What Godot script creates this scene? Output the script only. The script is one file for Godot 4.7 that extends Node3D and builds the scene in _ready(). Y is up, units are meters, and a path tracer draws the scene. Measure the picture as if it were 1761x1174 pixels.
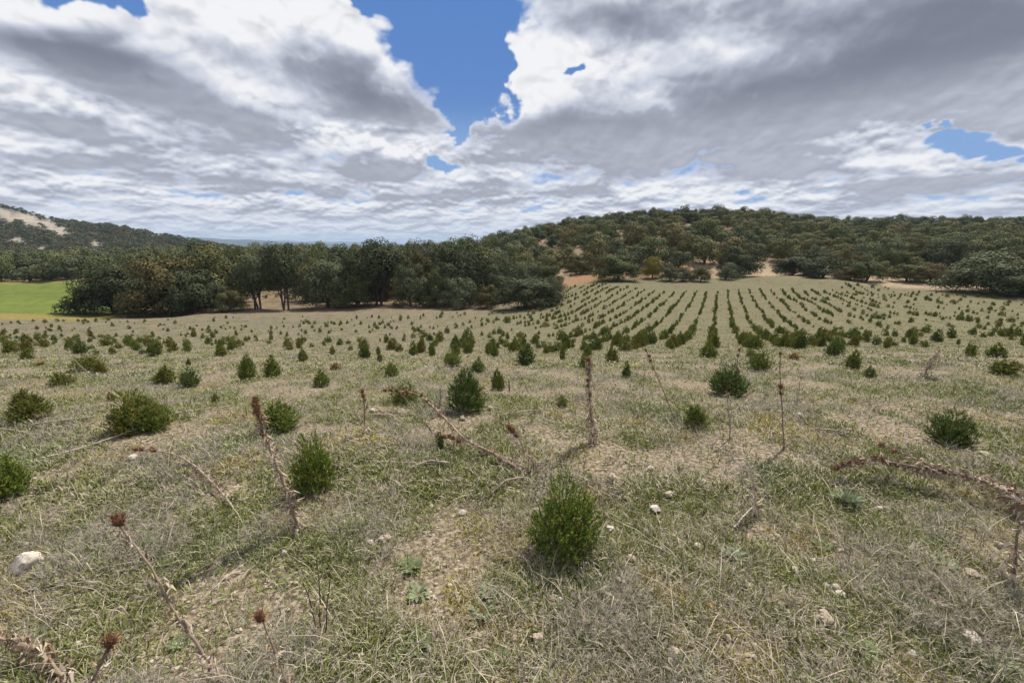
extends Node3D
# A dry limestone field planted with rows of young junipers, a wood of evergreen oaks and a wooded hill behind, under broken cumulus.

const FOCAL := 780.0                 # lens, in pixels of the photograph (1761 x 1174)
const EYE := 1.6                     # metres above the ground at the camera
const PITCH := 0.21293               # 12.2 degrees down
const SUN_AZIMUTH := 0.62            # to the right of the view
const SUN_HEIGHT := 1.02

var rng := RandomNumberGenerator.new()
var taken := {}
var bump_small := FastNoiseLite.new()
var bump_large := FastNoiseLite.new()
var patch_green := FastNoiseLite.new()
var patch_bare := FastNoiseLite.new()
var patch_grey := FastNoiseLite.new()


class Shape:
	var v := PackedVector3Array()
	var c := PackedColorArray()
	var n := PackedInt32Array()
	func tri(a: Vector3, b: Vector3, d: Vector3, k: Color) -> void:
		var i := v.size()
		v.append(a); v.append(b); v.append(d)
		c.append(k); c.append(k); c.append(k)
		n.append(i); n.append(i + 1); n.append(i + 2)
	func quad(a: Vector3, b: Vector3, d: Vector3, e: Vector3, k: Color) -> void:
		var i := v.size()
		v.append(a); v.append(b); v.append(d); v.append(e)
		c.append(k); c.append(k); c.append(k); c.append(k)
		n.append(i); n.append(i + 1); n.append(i + 2)
		n.append(i); n.append(i + 2); n.append(i + 3)
	func blade(a: Vector3, m: Vector3, t: Vector3, side: Vector3, k: Color) -> void:
		var i := v.size()
		v.append(a); v.append(m + side); v.append(t); v.append(m - side)
		c.append(k); c.append(k); c.append(k); c.append(k)
		n.append(i); n.append(i + 1); n.append(i + 3)
		n.append(i + 1); n.append(i + 2); n.append(i + 3)
	func leaf(at: Vector3, along: Vector3, across: Vector3, k: Color) -> void:
		# a lozenge folded a little along its middle
		var fold := along.cross(across).normalized() * across.length() * 0.35
		quad(at, at + along * 0.5 + across + fold, at + along, at + along * 0.45 - across + fold, k)
	func tube(pts: Array, radii: Array, sides: int, k: Color) -> void:
		var first := v.size()
		var m: int = pts.size()
		for i in m:
			var p: Vector3 = pts[i]
			var q0: Vector3 = pts[max(i - 1, 0)]
			var q1: Vector3 = pts[min(i + 1, m - 1)]
			var t := (q1 - q0).normalized()
			var s := t.cross(Vector3(0.3, 0.2, 0.93)).normalized()
			var b := t.cross(s)
			for j in sides:
				var a := TAU * j / sides
				v.append(p + (s * cos(a) + b * sin(a)) * float(radii[i]))
				c.append(k)
		for i in m - 1:
			for j in sides:
				var a0 := first + i * sides + j
				var a1 := first + i * sides + (j + 1) % sides
				var b0 := a0 + sides
				var b1 := a1 + sides
				n.append(a0); n.append(b0); n.append(b1)
				n.append(a0); n.append(b1); n.append(a1)
		for j in range(1, sides - 1):
			var e := first + (m - 1) * sides
			n.append(e); n.append(e + j); n.append(e + j + 1)
	func mesh(smooth := false) -> ArrayMesh:
		var a := []
		a.resize(Mesh.ARRAY_MAX)
		a[Mesh.ARRAY_VERTEX] = v
		a[Mesh.ARRAY_COLOR] = c
		a[Mesh.ARRAY_INDEX] = n
		if smooth:
			var nn := PackedVector3Array()
			nn.resize(v.size())
			for i in range(0, n.size(), 3):
				var w := (v[n[i + 2]] - v[n[i]]).cross(v[n[i + 1]] - v[n[i]])
				nn[n[i]] += w; nn[n[i + 1]] += w; nn[n[i + 2]] += w
			for i in nn.size():
				nn[i] = nn[i].normalized()
			a[Mesh.ARRAY_NORMAL] = nn
		var m := ArrayMesh.new()
		m.add_surface_from_arrays(Mesh.PRIMITIVE_TRIANGLES, a)
		return m


# ---------------------------------------------------------------- names and tags

func numbered(called: String) -> String:
	if not taken.has(called):
		taken[called] = 0
		return called
	taken[called] += 1
	return "%s_%03d" % [called, taken[called]]

func tag(o: Node, label: String, category: String, group := "") -> Node:
	o.set_meta("label", label)
	o.set_meta("category", category)
	if group != "":
		o.set_meta("group", group)
	return o

func thing(called: String, label: String, category: String, at := Vector3.ZERO, group := "") -> Node3D:
	var o := Node3D.new()
	o.name = numbered(called)
	add_child(o)
	o.position = at
	tag(o, label, category, group)
	return o

func part(called: String, m: Mesh, mat: Material, parent: Node) -> MeshInstance3D:
	var o := MeshInstance3D.new()
	o.name = called
	o.mesh = m
	o.material_override = mat
	parent.add_child(o, true)
	return o

func setting(called: String, m: Mesh, mat: Material) -> MeshInstance3D:
	var o := part(numbered(called), m, mat, self)
	o.set_meta("kind", "structure")
	return o

func scatter(called: String, label: String, category: String, m: Mesh, mat: Material, xf: PackedFloat32Array, parent: Node = self) -> void:
	# many copies of one small mesh: stuff that nobody could count
	var mm := MultiMesh.new()
	mm.transform_format = MultiMesh.TRANSFORM_3D
	mm.use_colors = true
	mm.mesh = m
	mm.instance_count = xf.size() / 16
	mm.buffer = xf
	var o := MultiMeshInstance3D.new()
	o.name = numbered(called)
	o.multimesh = mm
	o.material_override = mat
	o.set_meta("kind", "stuff")
	if parent == self:
		tag(o, label, category)
	parent.add_child(o, true)

func put(xf: PackedFloat32Array, b: Basis, o: Vector3, c: Color) -> void:
	xf.append_array(PackedFloat32Array([b.x.x, b.y.x, b.z.x, o.x, b.x.y, b.y.y, b.z.y, o.y, b.x.z, b.y.z, b.z.z, o.z, c.r, c.g, c.b, 1.0]))

func paint(rough := 0.9, through := 0.0, tint := Color(1, 1, 1)) -> StandardMaterial3D:
	# a material whose colour comes from the mesh
	var m := StandardMaterial3D.new()
	m.vertex_color_use_as_albedo = true
	m.albedo_color = tint.linear_to_srgb()
	m.roughness = rough
	m.metallic_specular = 0.25
	m.cull_mode = BaseMaterial3D.CULL_DISABLED
	if through > 0.0:
		m.backlight_enabled = true
		m.backlight = Color(through, through, through).linear_to_srgb()
	return m

func spread(c: Color, by: float) -> Color:
	var k := 1.0 + rng.randf_range(-by, by)
	return Color(c.r * k * rng.randf_range(0.94, 1.06), c.g * k, c.b * k * rng.randf_range(0.92, 1.08))

func any_way() -> Vector3:
	var y := rng.randf_range(-1.0, 1.0)
	var a := rng.randf() * TAU
	var r := sqrt(1.0 - y * y)
	return Vector3(cos(a) * r, y, sin(a) * r)


# ---------------------------------------------------------------- the lie of the land
# heights relative to the eye, over the share sideways (x / forward) and metres forward

const LAND_U := [-1.4, -1.1, -0.95, -0.85, -0.72, -0.6, -0.45, -0.2, 0.0, 0.1, 0.25, 0.45, 0.7, 1.0, 1.4]
const LAND_F := [0.0, 3.0, 6.0, 10.0, 16.0, 24.0, 34.0, 44.0, 56.0, 66.0, 80.0, 100.0, 125.0, 145.0, 165.0, 220.0, 300.0, 400.0, 520.0, 700.0, 1200.0, 9000.0]
const LAND_H := [
	[-1.6, -1.62, -1.97, -2.65, -3.67, -4.87, -5.8, -6.65, -6.9, -7.0, -7.0, -7.2, -7.4, -7.5, -7.5, -7.0, 10.0, 55.0, 62.0, 40.0, -20.0, -90.0],
	[-1.6, -1.62, -1.97, -2.65, -3.67, -4.87, -5.8, -6.65, -6.9, -7.0, -7.0, -7.2, -7.4, -7.5, -7.5, -7.0, 4.0, 32.0, 35.0, 20.0, -20.0, -90.0],
	[-1.6, -1.62, -1.96, -2.64, -3.67, -4.87, -5.8, -6.65, -6.9, -7.0, -7.0, -7.2, -7.4, -7.5, -7.5, -7.5, 1.0, 17.0, 15.0, 5.0, -20.0, -90.0],
	[-1.6, -1.62, -1.96, -2.64, -3.67, -4.87, -5.8, -6.55, -6.8, -6.9, -6.9, -7.1, -7.3, -7.5, -7.5, -7.5, -1.0, 12.5, 9.0, 0.0, -20.0, -90.0],
	[-1.6, -1.62, -1.95, -2.63, -3.67, -4.87, -5.8, -6.45, -6.7, -6.8, -6.8, -7.0, -7.2, -7.5, -7.5, -7.7, -4.0, 4.0, 1.0, -6.0, -25.0, -90.0],
	[-1.6, -1.62, -1.93, -2.62, -3.67, -4.87, -5.8, -6.35, -6.6, -6.6, -6.6, -6.6, -6.8, -7.0, -7.2, -7.8, -7.0, -5.0, -8.0, -12.0, -30.0, -90.0],
	[-1.6, -1.61, -1.9, -2.58, -3.67, -4.87, -5.8, -6.35, -6.5, -6.5, -6.5, -6.4, -6.5, -6.7, -7.0, -8.0, -9.0, -11.0, -14.0, -18.0, -30.0, -90.0],
	[-1.6, -1.6, -1.87, -2.55, -3.62, -4.82, -5.75, -6.2, -6.4, -6.4, -6.3, -6.2, -6.2, -6.3, -7.0, -8.0, -10.0, -12.0, -15.0, -20.0, -30.0, -90.0],
	[-1.6, -1.6, -1.86, -2.52, -3.6, -4.7, -5.5, -5.95, -5.9, -5.8, -5.0, -3.0, -0.9, -0.3, -1.0, -5.0, -10.0, -14.0, -17.0, -20.0, -30.0, -90.0],
	[-1.6, -1.6, -1.85, -2.5, -3.6, -4.65, -5.3, -5.5, -5.2, -4.8, -3.8, -1.0, 2.2, 3.2, 2.5, -2.0, -8.0, -14.0, -17.0, -20.0, -30.0, -90.0],
	[-1.6, -1.6, -1.84, -2.47, -3.58, -4.58, -5.02, -5.01, -4.9, -4.5, -2.7, 0.6, 4.0, 5.7, 5.0, 0.0, -6.0, -12.0, -16.0, -20.0, -30.0, -90.0],
	[-1.6, -1.6, -1.83, -2.45, -3.58, -4.58, -5.02, -5.01, -4.7, -4.6, -2.2, 1.4, 5.0, 7.2, 7.0, 2.0, -5.0, -10.0, -15.0, -20.0, -30.0, -90.0],
	[-1.6, -1.6, -1.82, -2.42, -3.54, -4.51, -4.91, -4.89, -4.5, -3.9, -2.5, -0.4, 2.2, 4.0, 4.2, 3.0, 0.0, -6.0, -12.0, -20.0, -30.0, -90.0],
	[-1.6, -1.6, -1.8, -2.38, -3.47, -4.41, -4.78, -4.73, -4.2, -3.4, -2.1, -0.2, 2.2, 4.0, 4.2, 3.0, 0.0, -6.0, -12.0, -20.0, -30.0, -90.0],
	[-1.6, -1.6, -1.8, -2.35, -3.42, -4.34, -4.68, -4.61, -4.0, -3.3, -2.0, 0.0, 2.2, 4.0, 4.2, 3.0, 0.0, -6.0, -12.0, -20.0, -30.0, -90.0]]
const NU := 97
const NF := 260
var land := PackedFloat32Array()

func cubic_at(ks: Array, vs: Array, x: float) -> float:
	var i := 0
	while i < ks.size() - 2 and x > float(ks[i + 1]):
		i += 1
	var a := i - 1 if i > 0 else i
	var d := i + 2 if i + 2 < ks.size() else i + 1
	var k0: float = ks[i]
	var k1: float = ks[i + 1]
	var y0: float = vs[i]
	var y1: float = vs[i + 1]
	var t := clampf((x - k0) / (k1 - k0), 0.0, 1.0)
	# slopes limited so that the curve never overshoots
	var s := (y1 - y0) / (k1 - k0)
	var s0: float = (y0 - float(vs[a])) / maxf(k0 - float(ks[a]), 1e-4) if a < i else s
	var s1: float = (float(vs[d]) - y1) / maxf(float(ks[d]) - k1, 1e-4) if d > i + 1 else s
	var m0 := 0.0 if s0 * s <= 0.0 else 2.0 * s0 * s / (s0 + s)
	var m1 := 0.0 if s1 * s <= 0.0 else 2.0 * s1 * s / (s1 + s)
	var t2 := t * t
	var t3 := t2 * t
	return (2 * t3 - 3 * t2 + 1) * y0 + (t3 - 2 * t2 + t) * m0 * (k1 - k0) + (3 * t2 - 2 * t3) * y1 + (t3 - t2) * m1 * (k1 - k0)

func line_at(ks: Array, vs: Array, x: float) -> float:
	if x <= float(ks[0]):
		return vs[0]
	for i in ks.size() - 1:
		if x <= float(ks[i + 1]):
			return lerpf(vs[i], vs[i + 1], (x - float(ks[i])) / (float(ks[i + 1]) - float(ks[i])))
	return vs[-1]

func make_land() -> void:
	land.resize(NU * NF)
	for j in NF:
		var f := 4.0 * (exp(j / 33.0) - 1.0)
		var column := []
		for i in LAND_U.size():
			column.append(cubic_at(LAND_F, LAND_H[i], f))
		for i in NU:
			land[i * NF + j] = cubic_at(LAND_U, column, -1.6 + 3.2 * i / (NU - 1.0))

func ground_y(x: float, z: float) -> float:
	var f := maxf(-z, 0.0)
	var gu := (clampf(x / maxf(f, 2.0), -1.6, 1.6) + 1.6) / 3.2 * (NU - 1.0)
	var gf := log(1.0 + f / 4.0) * 33.0
	var i := mini(int(gu), NU - 2)
	var j := mini(int(gf), NF - 2)
	var s := gu - i
	var t := minf(gf - j, 1.0)
	var a := i * NF + j
	var h := lerpf(lerpf(land[a], land[a + 1], t), lerpf(land[a + NF], land[a + NF + 1], t), s)
	var r := sqrt(x * x + z * z)
	h += bump_small.get_noise_2d(x, z) * 0.05 / (1.0 + r * 0.02)
	h += bump_large.get_noise_2d(x, z) * minf(0.02 + r * 0.006, 1.6)
	return h + EYE

func look_dir(px: float, py: float) -> Vector3:
	var a := (px - 880.5) / FOCAL
	var b := (587.0 - py) / FOCAL
	return Vector3(a, b * cos(PITCH) - sin(PITCH), -b * sin(PITCH) - cos(PITCH))

func at_forward(px: float, py: float, f: float) -> Vector3:
	var d := look_dir(px, py)
	return Vector3(0, EYE, 0) + d * (f / -d.z)

func on_ground(px: float, py: float) -> Vector3:
	# where the line of sight through a pixel of the photograph meets the land
	var f0 := 0.9
	var f := 0.9
	while f < 900.0:
		var p := at_forward(px, py, f)
		if p.y <= ground_y(p.x, p.z):
			break
		f0 = f
		f *= 1.03
	for i in 14:
		var m := (f0 + f) * 0.5
		var p := at_forward(px, py, m)
		if p.y <= ground_y(p.x, p.z):
			f = m
		else:
			f0 = m
	var q := at_forward(px, py, f)
	return Vector3(q.x, ground_y(q.x, q.z), q.z)

func depth_of(p: Vector3) -> float:
	return -p.z * cos(PITCH) - (p.y - EYE) * sin(PITCH)

func metres(pixels: float, p: Vector3) -> float:
	return pixels * depth_of(p) / FOCAL

# how far forward the planted field reaches
const EDGE_U := [-1.4, -1.1, -0.9, -0.6, -0.2, 0.0, 0.07, 0.12, 0.2, 0.5, 0.6, 0.8, 1.0, 1.4]
const EDGE_F := [37.0, 37.5, 38.5, 40.0, 41.0, 43.5, 46.0, 58.0, 65.0, 69.0, 64.0, 55.0, 48.0, 43.0]

func edge_at(u: float) -> float:
	return line_at(EDGE_U, EDGE_F, u)


# ---------------------------------------------------------------- the sky
# broken cumulus drawn over azimuth and height; numbers are read off the photograph, in its pixels

const BLUE_GAPS := [[770, 30, 112, 66, 0], [796, 110, 62, 76, -8], [786, 190, 44, 38, 0], [762, 272, 24, 13, 0], [1710, 258, 84, 24, 6], [1650, 240, 44, 13, 0], [205, 4, 50, 24, 10], [120, -8, 50, 18, 0], [985, 118, 17, 8, 0], [640, 5, 40, 14, 30], [870, 118, 16, 30, 0], [700, 60, 26, 20, 0]]
const GREY_BASES := [[110, 95, 200, 36, 12, 1.0], [330, 190, 280, 34, 17, 1.0], [540, 112, 190, 44, 14, 1.0], [640, 190, 120, 40, 8, 1.0], [120, 228, 170, 26, 10, 0.9], [380, 255, 110, 20, 10, 0.9], [620, 292, 130, 16, 4, 1.0], [110, 285, 170, 11, 7, 0.8], [330, 318, 140, 8, 4, 0.7], [590, 338, 150, 8, 2, 0.7],
	[1070, 40, 150, 46, 4, 0.8], [1310, 185, 330, 62, -3, 1.0], [1560, 110, 300, 120, -6, 0.85], [960, 235, 150, 40, 3, 0.9], [1150, 268, 260, 44, 2, 1.1], [1000, 325, 90, 18, 3, 0.9], [1560, 335, 170, 26, 0, 1.0], [850, 322, 70, 11, 0, 0.7], [1700, 30, 170, 70, 0, 0.7], [1350, 30, 150, 60, 0, 0.45], [1250, 295, 180, 20, 0, 0.7], [1780, 205, 90, 26, -14, 0.8], [760, 345, 130, 8, 0, 0.6], [1720, 318, 120, 18, 0, 0.6]]
const WHITE_TOPS := [[600, 45, 120, 34, 12, 1.0], [440, 60, 120, 26, 22, 0.9], [690, 110, 40, 60, 30, 0.8], [1110, 180, 60, 22, 5, 1.3], [1300, 75, 70, 26, 0, 0.7], [1230, 60, 60, 30, 0, 0.6], [1500, 245, 90, 26, -4, 1.1], [1570, 295, 140, 20, 6, 1.0], [860, 170, 70, 40, -10, 0.9], [930, 95, 80, 50, -20, 0.9], [560, 250, 120, 18, -6, 0.9], [1080, 335, 80, 14, 14, 0.8], [1280, 335, 130, 18, 3, 0.7], [250, 150, 120, 14, 18, 0.7], [60, 270, 90, 12, 12, 0.6], [700, 255, 70, 16, 8, 0.7], [1180, 330, 60, 16, 10, 0.7], [60, 30, 90, 22, 10, 0.7]]

var sky_shape := FastNoiseLite.new()
var sky_fine := FastNoiseLite.new()
var sky_heap := FastNoiseLite.new()

func ellipses(list: Array, px: float, py: float) -> float:
	var sum := 0.0
	for e in list:
		var dx: float = px - e[0]
		var dy: float = py - e[1]
		if absf(dx) > float(e[2]) * 2.3 + 40.0 or absf(dy) > float(e[2]) * 1.6 + 60.0:
			continue
		var a := deg_to_rad(e[4])
		var x: float = (dx * cos(a) + dy * sin(a)) / float(e[2])
		var y: float = (dy * cos(a) - dx * sin(a)) / float(e[3])
		var w := exp(-(x * x + y * y) * 1.1)
		sum += w * (float(e[5]) if e.size() > 5 else 1.0)
	return sum

const MAP_STEP := 8.0
const MAP_W := 352
const MAP_H := 112
var cloud_map := PackedVector3Array()

func make_cloud_map() -> void:
	cloud_map.resize(MAP_W * MAP_H)
	for j in MAP_H:
		for i in MAP_W:
			var px := -530.0 + i * MAP_STEP
			var py := -450.0 + j * MAP_STEP
			cloud_map[j * MAP_W + i] = Vector3(ellipses(BLUE_GAPS, px, py), ellipses(GREY_BASES, px, py), ellipses(WHITE_TOPS, px, py))

func cloud_at(px: float, py: float) -> Vector3:
	var x := clampf((px + 530.0) / MAP_STEP, 0.0, MAP_W - 1.01)
	var y := clampf((py + 450.0) / MAP_STEP, 0.0, MAP_H - 1.01)
	var i := int(x)
	var j := int(y)
	var a := j * MAP_W + i
	return cloud_map[a].lerp(cloud_map[a + 1], x - i).lerp(cloud_map[a + MAP_W].lerp(cloud_map[a + MAP_W + 1], x - i), y - j)

func billow(az: float, e: float) -> float:
	# rounded heaps that grow smaller and flatter towards the horizon
	var lvl := clampf(log(0.40 / (e + 0.03)) / log(2.0), 0.0, 3.3)
	var i := floorf(lvl)
	var t := smoothstep(0.15, 0.85, lvl - i)
	var k := pow(2.0, i)
	var flat_ := 1.5 + 0.55 * i
	var n0 := sky_heap.get_noise_2d(az * k * 44.0 + i * 51.0, e * k * 44.0 * flat_)
	var k1 := k * 2.0
	var flat1 := flat_ + 0.55
	var n1 := sky_heap.get_noise_2d(az * k1 * 44.0 + (i + 1.0) * 51.0, e * k1 * 44.0 * flat1)
	return -lerpf(n0, n1, t)

func drift(az: float, e: float) -> float:
	# flat lens-shaped clouds, smaller and thinner towards the horizon
	var lvl := clampf(log(0.17 / (e + 0.012)) / log(2.0), -1.0, 3.0)
	var i := floorf(lvl)
	var t := smoothstep(0.1, 0.9, lvl - i)
	var k := pow(2.0, i)
	var n0 := sky_shape.get_noise_2d(az * k * 250.0 + i * 71.0, (e - 0.05 * az * e) * k * 250.0 * 3.5)
	var n1 := sky_shape.get_noise_2d(az * k * 500.0 + i * 71.0 + 71.0, (e - 0.05 * az * e) * k * 500.0 * 3.5)
	return lerpf(n0, n1, t) * (1.0 + 0.5 * t * (1.0 - t))

func sky_color(az: float, el: float) -> Color:
	# direction, as it falls on the lens (for the clouds read off the photograph) and for their grain
	var d := Vector3(sin(az) * cos(el), sin(el), -cos(az) * cos(el))
	var e := maxf(el, 0.0)
	var size := clampf((e + 0.03) / 0.35, 0.08, 1.0)        # how large a cloud looks at this height
	var wx := sky_fine.get_noise_2d(az * 130.0, e * 260.0)
	var wy := sky_fine.get_noise_2d(az * 130.0 + 300.0, e * 260.0 + 90.0)
	var wax := az + wx * 0.030 * size
	var way := e + wy * 0.020 * size
	var heap := billow(wax, way)
	var heap_above := billow(wax - 0.004 * size, way + 0.014 * size)
	var broad := sky_shape.get_noise_2d(wax * 60.0 / sqrt(size), way * 150.0 / sqrt(size))
	var fine := sky_fine.get_noise_2d(az * 480.0 / sqrt(size), e * 700.0 / sqrt(size))
	var fwd := -d.z * cos(PITCH) - d.y * sin(PITCH)
	var known := 0.0
	var crisp := Vector3.ZERO
	var soft := Vector3.ZERO
	if fwd > 0.15:
		var px := 880.5 + FOCAL * d.x / fwd
		var py := 587.0 - FOCAL * (d.y * cos(PITCH) - d.z * sin(PITCH)) / fwd
		known = smoothstep(-500.0, -60.0, px) * smoothstep(2260.0, 1820.0, px) * smoothstep(-420.0, -80.0, py)
		if known > 0.0:
			crisp = cloud_at(px + wx * 44.0 + fine * 20.0 + (heap - 0.56) * 46.0, py + wy * 34.0 + fine * 16.0 + (heap - 0.56) * 50.0) * known
			soft = cloud_at(px + wx * 30.0 * size + broad * 30.0, py + wy * 16.0 * size + broad * 16.0 + heap * 12.0) * known
	var wild := 1.0 - known
	var low := smoothstep(0.27, 0.10, e)
	var lens := drift(wax, way)
	var lens_above := drift(wax, way + 0.016 * size)
	# how much cloud stands in this direction
	var cover := 0.46 + (heap - 0.56) * 0.55 + broad * (0.15 + 0.45 * wild) - crisp.x * 1.25 + fine * 0.12
	cover = lerpf(cover, 0.34 + lens * 0.75 + (heap - 0.56) * 0.30 - crisp.x, low * 0.8)
	var a := smoothstep(0.0, 0.26, cover)
	a = lerpf(a, 1.0, smoothstep(0.10, 0.0, e) * 0.5)
	# how thick it is: grey below, white where its upper edge catches the sun
	var relief := heap_above - heap
	var thick := 0.08 + soft.y * 1.0 - crisp.z * 0.42 + wild * (0.20 + broad * 0.8) + broad * 0.42 + fine * 0.06 + relief * 0.70 * clampf(1.15 - soft.y * 0.8, 0.25, 1.0)
	var thick_low := 0.30 + (lens_above - lens) * 1.35 + lens * 0.46 + relief * lerpf(0.75, 0.40, smoothstep(0.14, 0.04, e)) + soft.y * 0.55 - crisp.z * 0.35 + fine * 0.05
	thick = lerpf(thick, thick_low, low)
	thick *= smoothstep(-0.02, 0.42, cover)
	var bright := Color(0.96, 0.965, 0.985)
	var pale := Color(0.65, 0.685, 0.785)
	var mid := Color(0.40, 0.425, 0.52)
	var dark := Color(0.215, 0.23, 0.30)
	var cloud := bright.lerp(pale, smoothstep(0.0, 0.36, thick)).lerp(mid, smoothstep(0.26, 0.66, thick)).lerp(dark, smoothstep(0.50, 1.08, thick))
	var base_ := 1.0 + 0.16 * broad + 0.10 * fine + 0.22 * (heap - 0.56)
	cloud = cloud.lerp(Color(0.455, 0.475, 0.555) * base_, smoothstep(0.29, 0.18, e) * smoothstep(0.45, 0.75, thick))
	var puffs := clampf((heap - heap_above) * 0.75 + (lens - lens_above) * 0.25 * low, -0.16, 0.42) * clampf(1.15 - soft.y, 0.2, 1.0)
	cloud = cloud.lerp(bright, maxf(puffs, 0.0)) * (1.0 + minf(puffs, 0.0))
	cloud = cloud.lerp(Color(0.62, 0.69, 0.82), smoothstep(0.09, 0.0, e) * 0.45)
	var air := Color(0.105, 0.245, 0.60).lerp(Color(0.38, 0.54, 0.80), pow(1.0 - minf(sin(e), 1.0), 7.0))
	air = air.lerp(Color(0.25, 0.42, 0.74), smoothstep(0.28, 0.18, e))
	air = air.lerp(Color(0.52, 0.63, 0.82), smoothstep(0.12, 0.0, e) * 0.7)
	# the cloud thins and glows round the hidden sun
	var sun := Vector3(sin(SUN_AZIMUTH) * cos(SUN_HEIGHT), sin(SUN_HEIGHT), -cos(SUN_AZIMUTH) * cos(SUN_HEIGHT))
	var near := maxf(d.dot(sun), 0.0)
	var c := air.lerp(cloud, a)
	var glow := 1.0 + 0.9 * pow(near, 22.0)
	return Color(c.r * glow, c.g * glow, c.b * glow, 1.0)

var sky_view := PackedFloat32Array()
var sky_rest := PackedFloat32Array()
const SKY_W := 4096
const VIEW_W := 1320       # columns either side of straight ahead, at full size
const VIEW_H := 400        # rows above the horizon, at full size
var rows_view := []
var rows_rest := []

func sky_view_row(r: int) -> void:
	var out := PackedFloat32Array()
	out.resize(VIEW_W * 4)
	var el := (VIEW_H - r - 0.5) * TAU / SKY_W
	for i in VIEW_W:
		var k := sky_color((i + 0.5 - VIEW_W / 2) * TAU / SKY_W, el)
		out[i * 4] = k.r; out[i * 4 + 1] = k.g; out[i * 4 + 2] = k.b; out[i * 4 + 3] = 1.0
	rows_view[r] = out

func sky_rest_row(r: int) -> void:
	var out := PackedFloat32Array()
	out.resize(512 * 4)
	var el := PI * (0.5 - (r + 0.5) / 256.0)
	for i in 512:
		var az := (i + 0.5) * TAU / 512.0
		var k := sky_color(az if az < PI else az - TAU, el)
		if el < 0.0:
			k = Color(0.30, 0.29, 0.25)
		out[i * 4] = k.r; out[i * 4 + 1] = k.g; out[i * 4 + 2] = k.b; out[i * 4 + 3] = 1.0
	rows_rest[r] = out

func make_sky() -> Sky:
	sky_shape.seed = 11; sky_shape.noise_type = FastNoiseLite.TYPE_SIMPLEX_SMOOTH; sky_shape.frequency = 0.014; sky_shape.fractal_octaves = 6; sky_shape.fractal_gain = 0.52
	sky_fine.seed = 5; sky_fine.noise_type = FastNoiseLite.TYPE_SIMPLEX_SMOOTH; sky_fine.frequency = 0.03; sky_fine.fractal_octaves = 5; sky_fine.fractal_gain = 0.55
	sky_heap.seed = 23; sky_heap.noise_type = FastNoiseLite.TYPE_CELLULAR; sky_heap.frequency = 0.19; sky_heap.cellular_return_type = FastNoiseLite.RETURN_DISTANCE; sky_heap.fractal_type = FastNoiseLite.FRACTAL_FBM; sky_heap.fractal_octaves = 4; sky_heap.fractal_gain = 0.55
	make_cloud_map()
	rows_view.resize(VIEW_H)
	rows_rest.resize(256)
	var t := WorkerThreadPool.add_group_task(sky_view_row, VIEW_H)
	WorkerThreadPool.wait_for_group_task_completion(t)
	t = WorkerThreadPool.add_group_task(sky_rest_row, 256)
	WorkerThreadPool.wait_for_group_task_completion(t)
	var all := PackedFloat32Array()
	for r in rows_rest:
		all.append_array(r)
	var im := Image.create_from_data(512, 256, false, Image.FORMAT_RGBAF, all.to_byte_array())
	im.resize(SKY_W, SKY_W / 2, Image.INTERPOLATE_BILINEAR)
	all = PackedFloat32Array()
	for r in rows_view:
		all.append_array(r)
	var near := Image.create_from_data(VIEW_W, VIEW_H, false, Image.FORMAT_RGBAF, all.to_byte_array())
	var top := SKY_W / 4 - VIEW_H
	im.blit_rect(near, Rect2i(VIEW_W / 2, 0, VIEW_W / 2, VIEW_H), Vector2i(0, top))
	im.blit_rect(near, Rect2i(0, 0, VIEW_W / 2, VIEW_H), Vector2i(SKY_W - VIEW_W / 2, top))
	var pan := PanoramaSkyMaterial.new()
	pan.panorama = ImageTexture.create_from_image(im)
	pan.filter = true
	var s := Sky.new()
	s.sky_material = pan
	return s


# ---------------------------------------------------------------- the ground

func grain_texture(seed_: int, freq: float, lo: Color, hi: Color, size := 1024) -> ImageTexture:
	# seamless speckle of fine straw, soil and crumbs
	var n := FastNoiseLite.new()
	n.seed = seed_; n.noise_type = FastNoiseLite.TYPE_SIMPLEX_SMOOTH; n.frequency = freq; n.fractal_octaves = 4; n.fractal_gain = 0.65
	var im := n.get_seamless_image(size, size)
	im.convert(Image.FORMAT_RGB8)
	var d := im.get_data()
	var table := PackedByteArray()
	for i in 256:
		var k := lo.lerp(hi, smoothstep(0.15, 0.85, i / 255.0))
		table.append(int(k.r * 255)); table.append(int(k.g * 255)); table.append(int(k.b * 255))
	for i in range(0, d.size(), 3):
		var g := d[i] * 3
		d[i] = table[g]; d[i + 1] = table[g + 1]; d[i + 2] = table[g + 2]
	return ImageTexture.create_from_image(Image.create_from_data(size, size, false, Image.FORMAT_RGB8, d))

const STRAW := Color(0.228, 0.212, 0.156)
const GREYED := Color(0.220, 0.200, 0.168)
const TURF := Color(0.140, 0.150, 0.062)
const MOSS := Color(0.190, 0.185, 0.058)
const SOIL := Color(0.315, 0.264, 0.202)
const RED_EARTH := Color(0.37, 0.225, 0.135)
const PALE_SAND := Color(0.50, 0.40, 0.29)
const LITTER := Color(0.235, 0.165, 0.105)
const YOUNG_CORN := Color(0.165, 0.225, 0.048)
const ROCK := Color(0.46, 0.425, 0.375)

# limestone slabs and dry clearings of the far hill, where they stand in the photograph: column, row, half sizes, tilt
const BARE := [[30, 374, 92, 13, 12], [86, 390, 36, 9, 24], [114, 401, 16, 4, 20], [250, 396, 46, 6, 16], [300, 406, 44, 5, 10], [215, 387, 13, 3, 10], [165, 392, 9, 3, 5], [128, 381, 7, 2, 10], [28, 416, 26, 6, 0], [180, 434, 46, 5, 3], [70, 430, 13, 5, 0], [165, 420, 16, 4, 0]]

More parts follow.
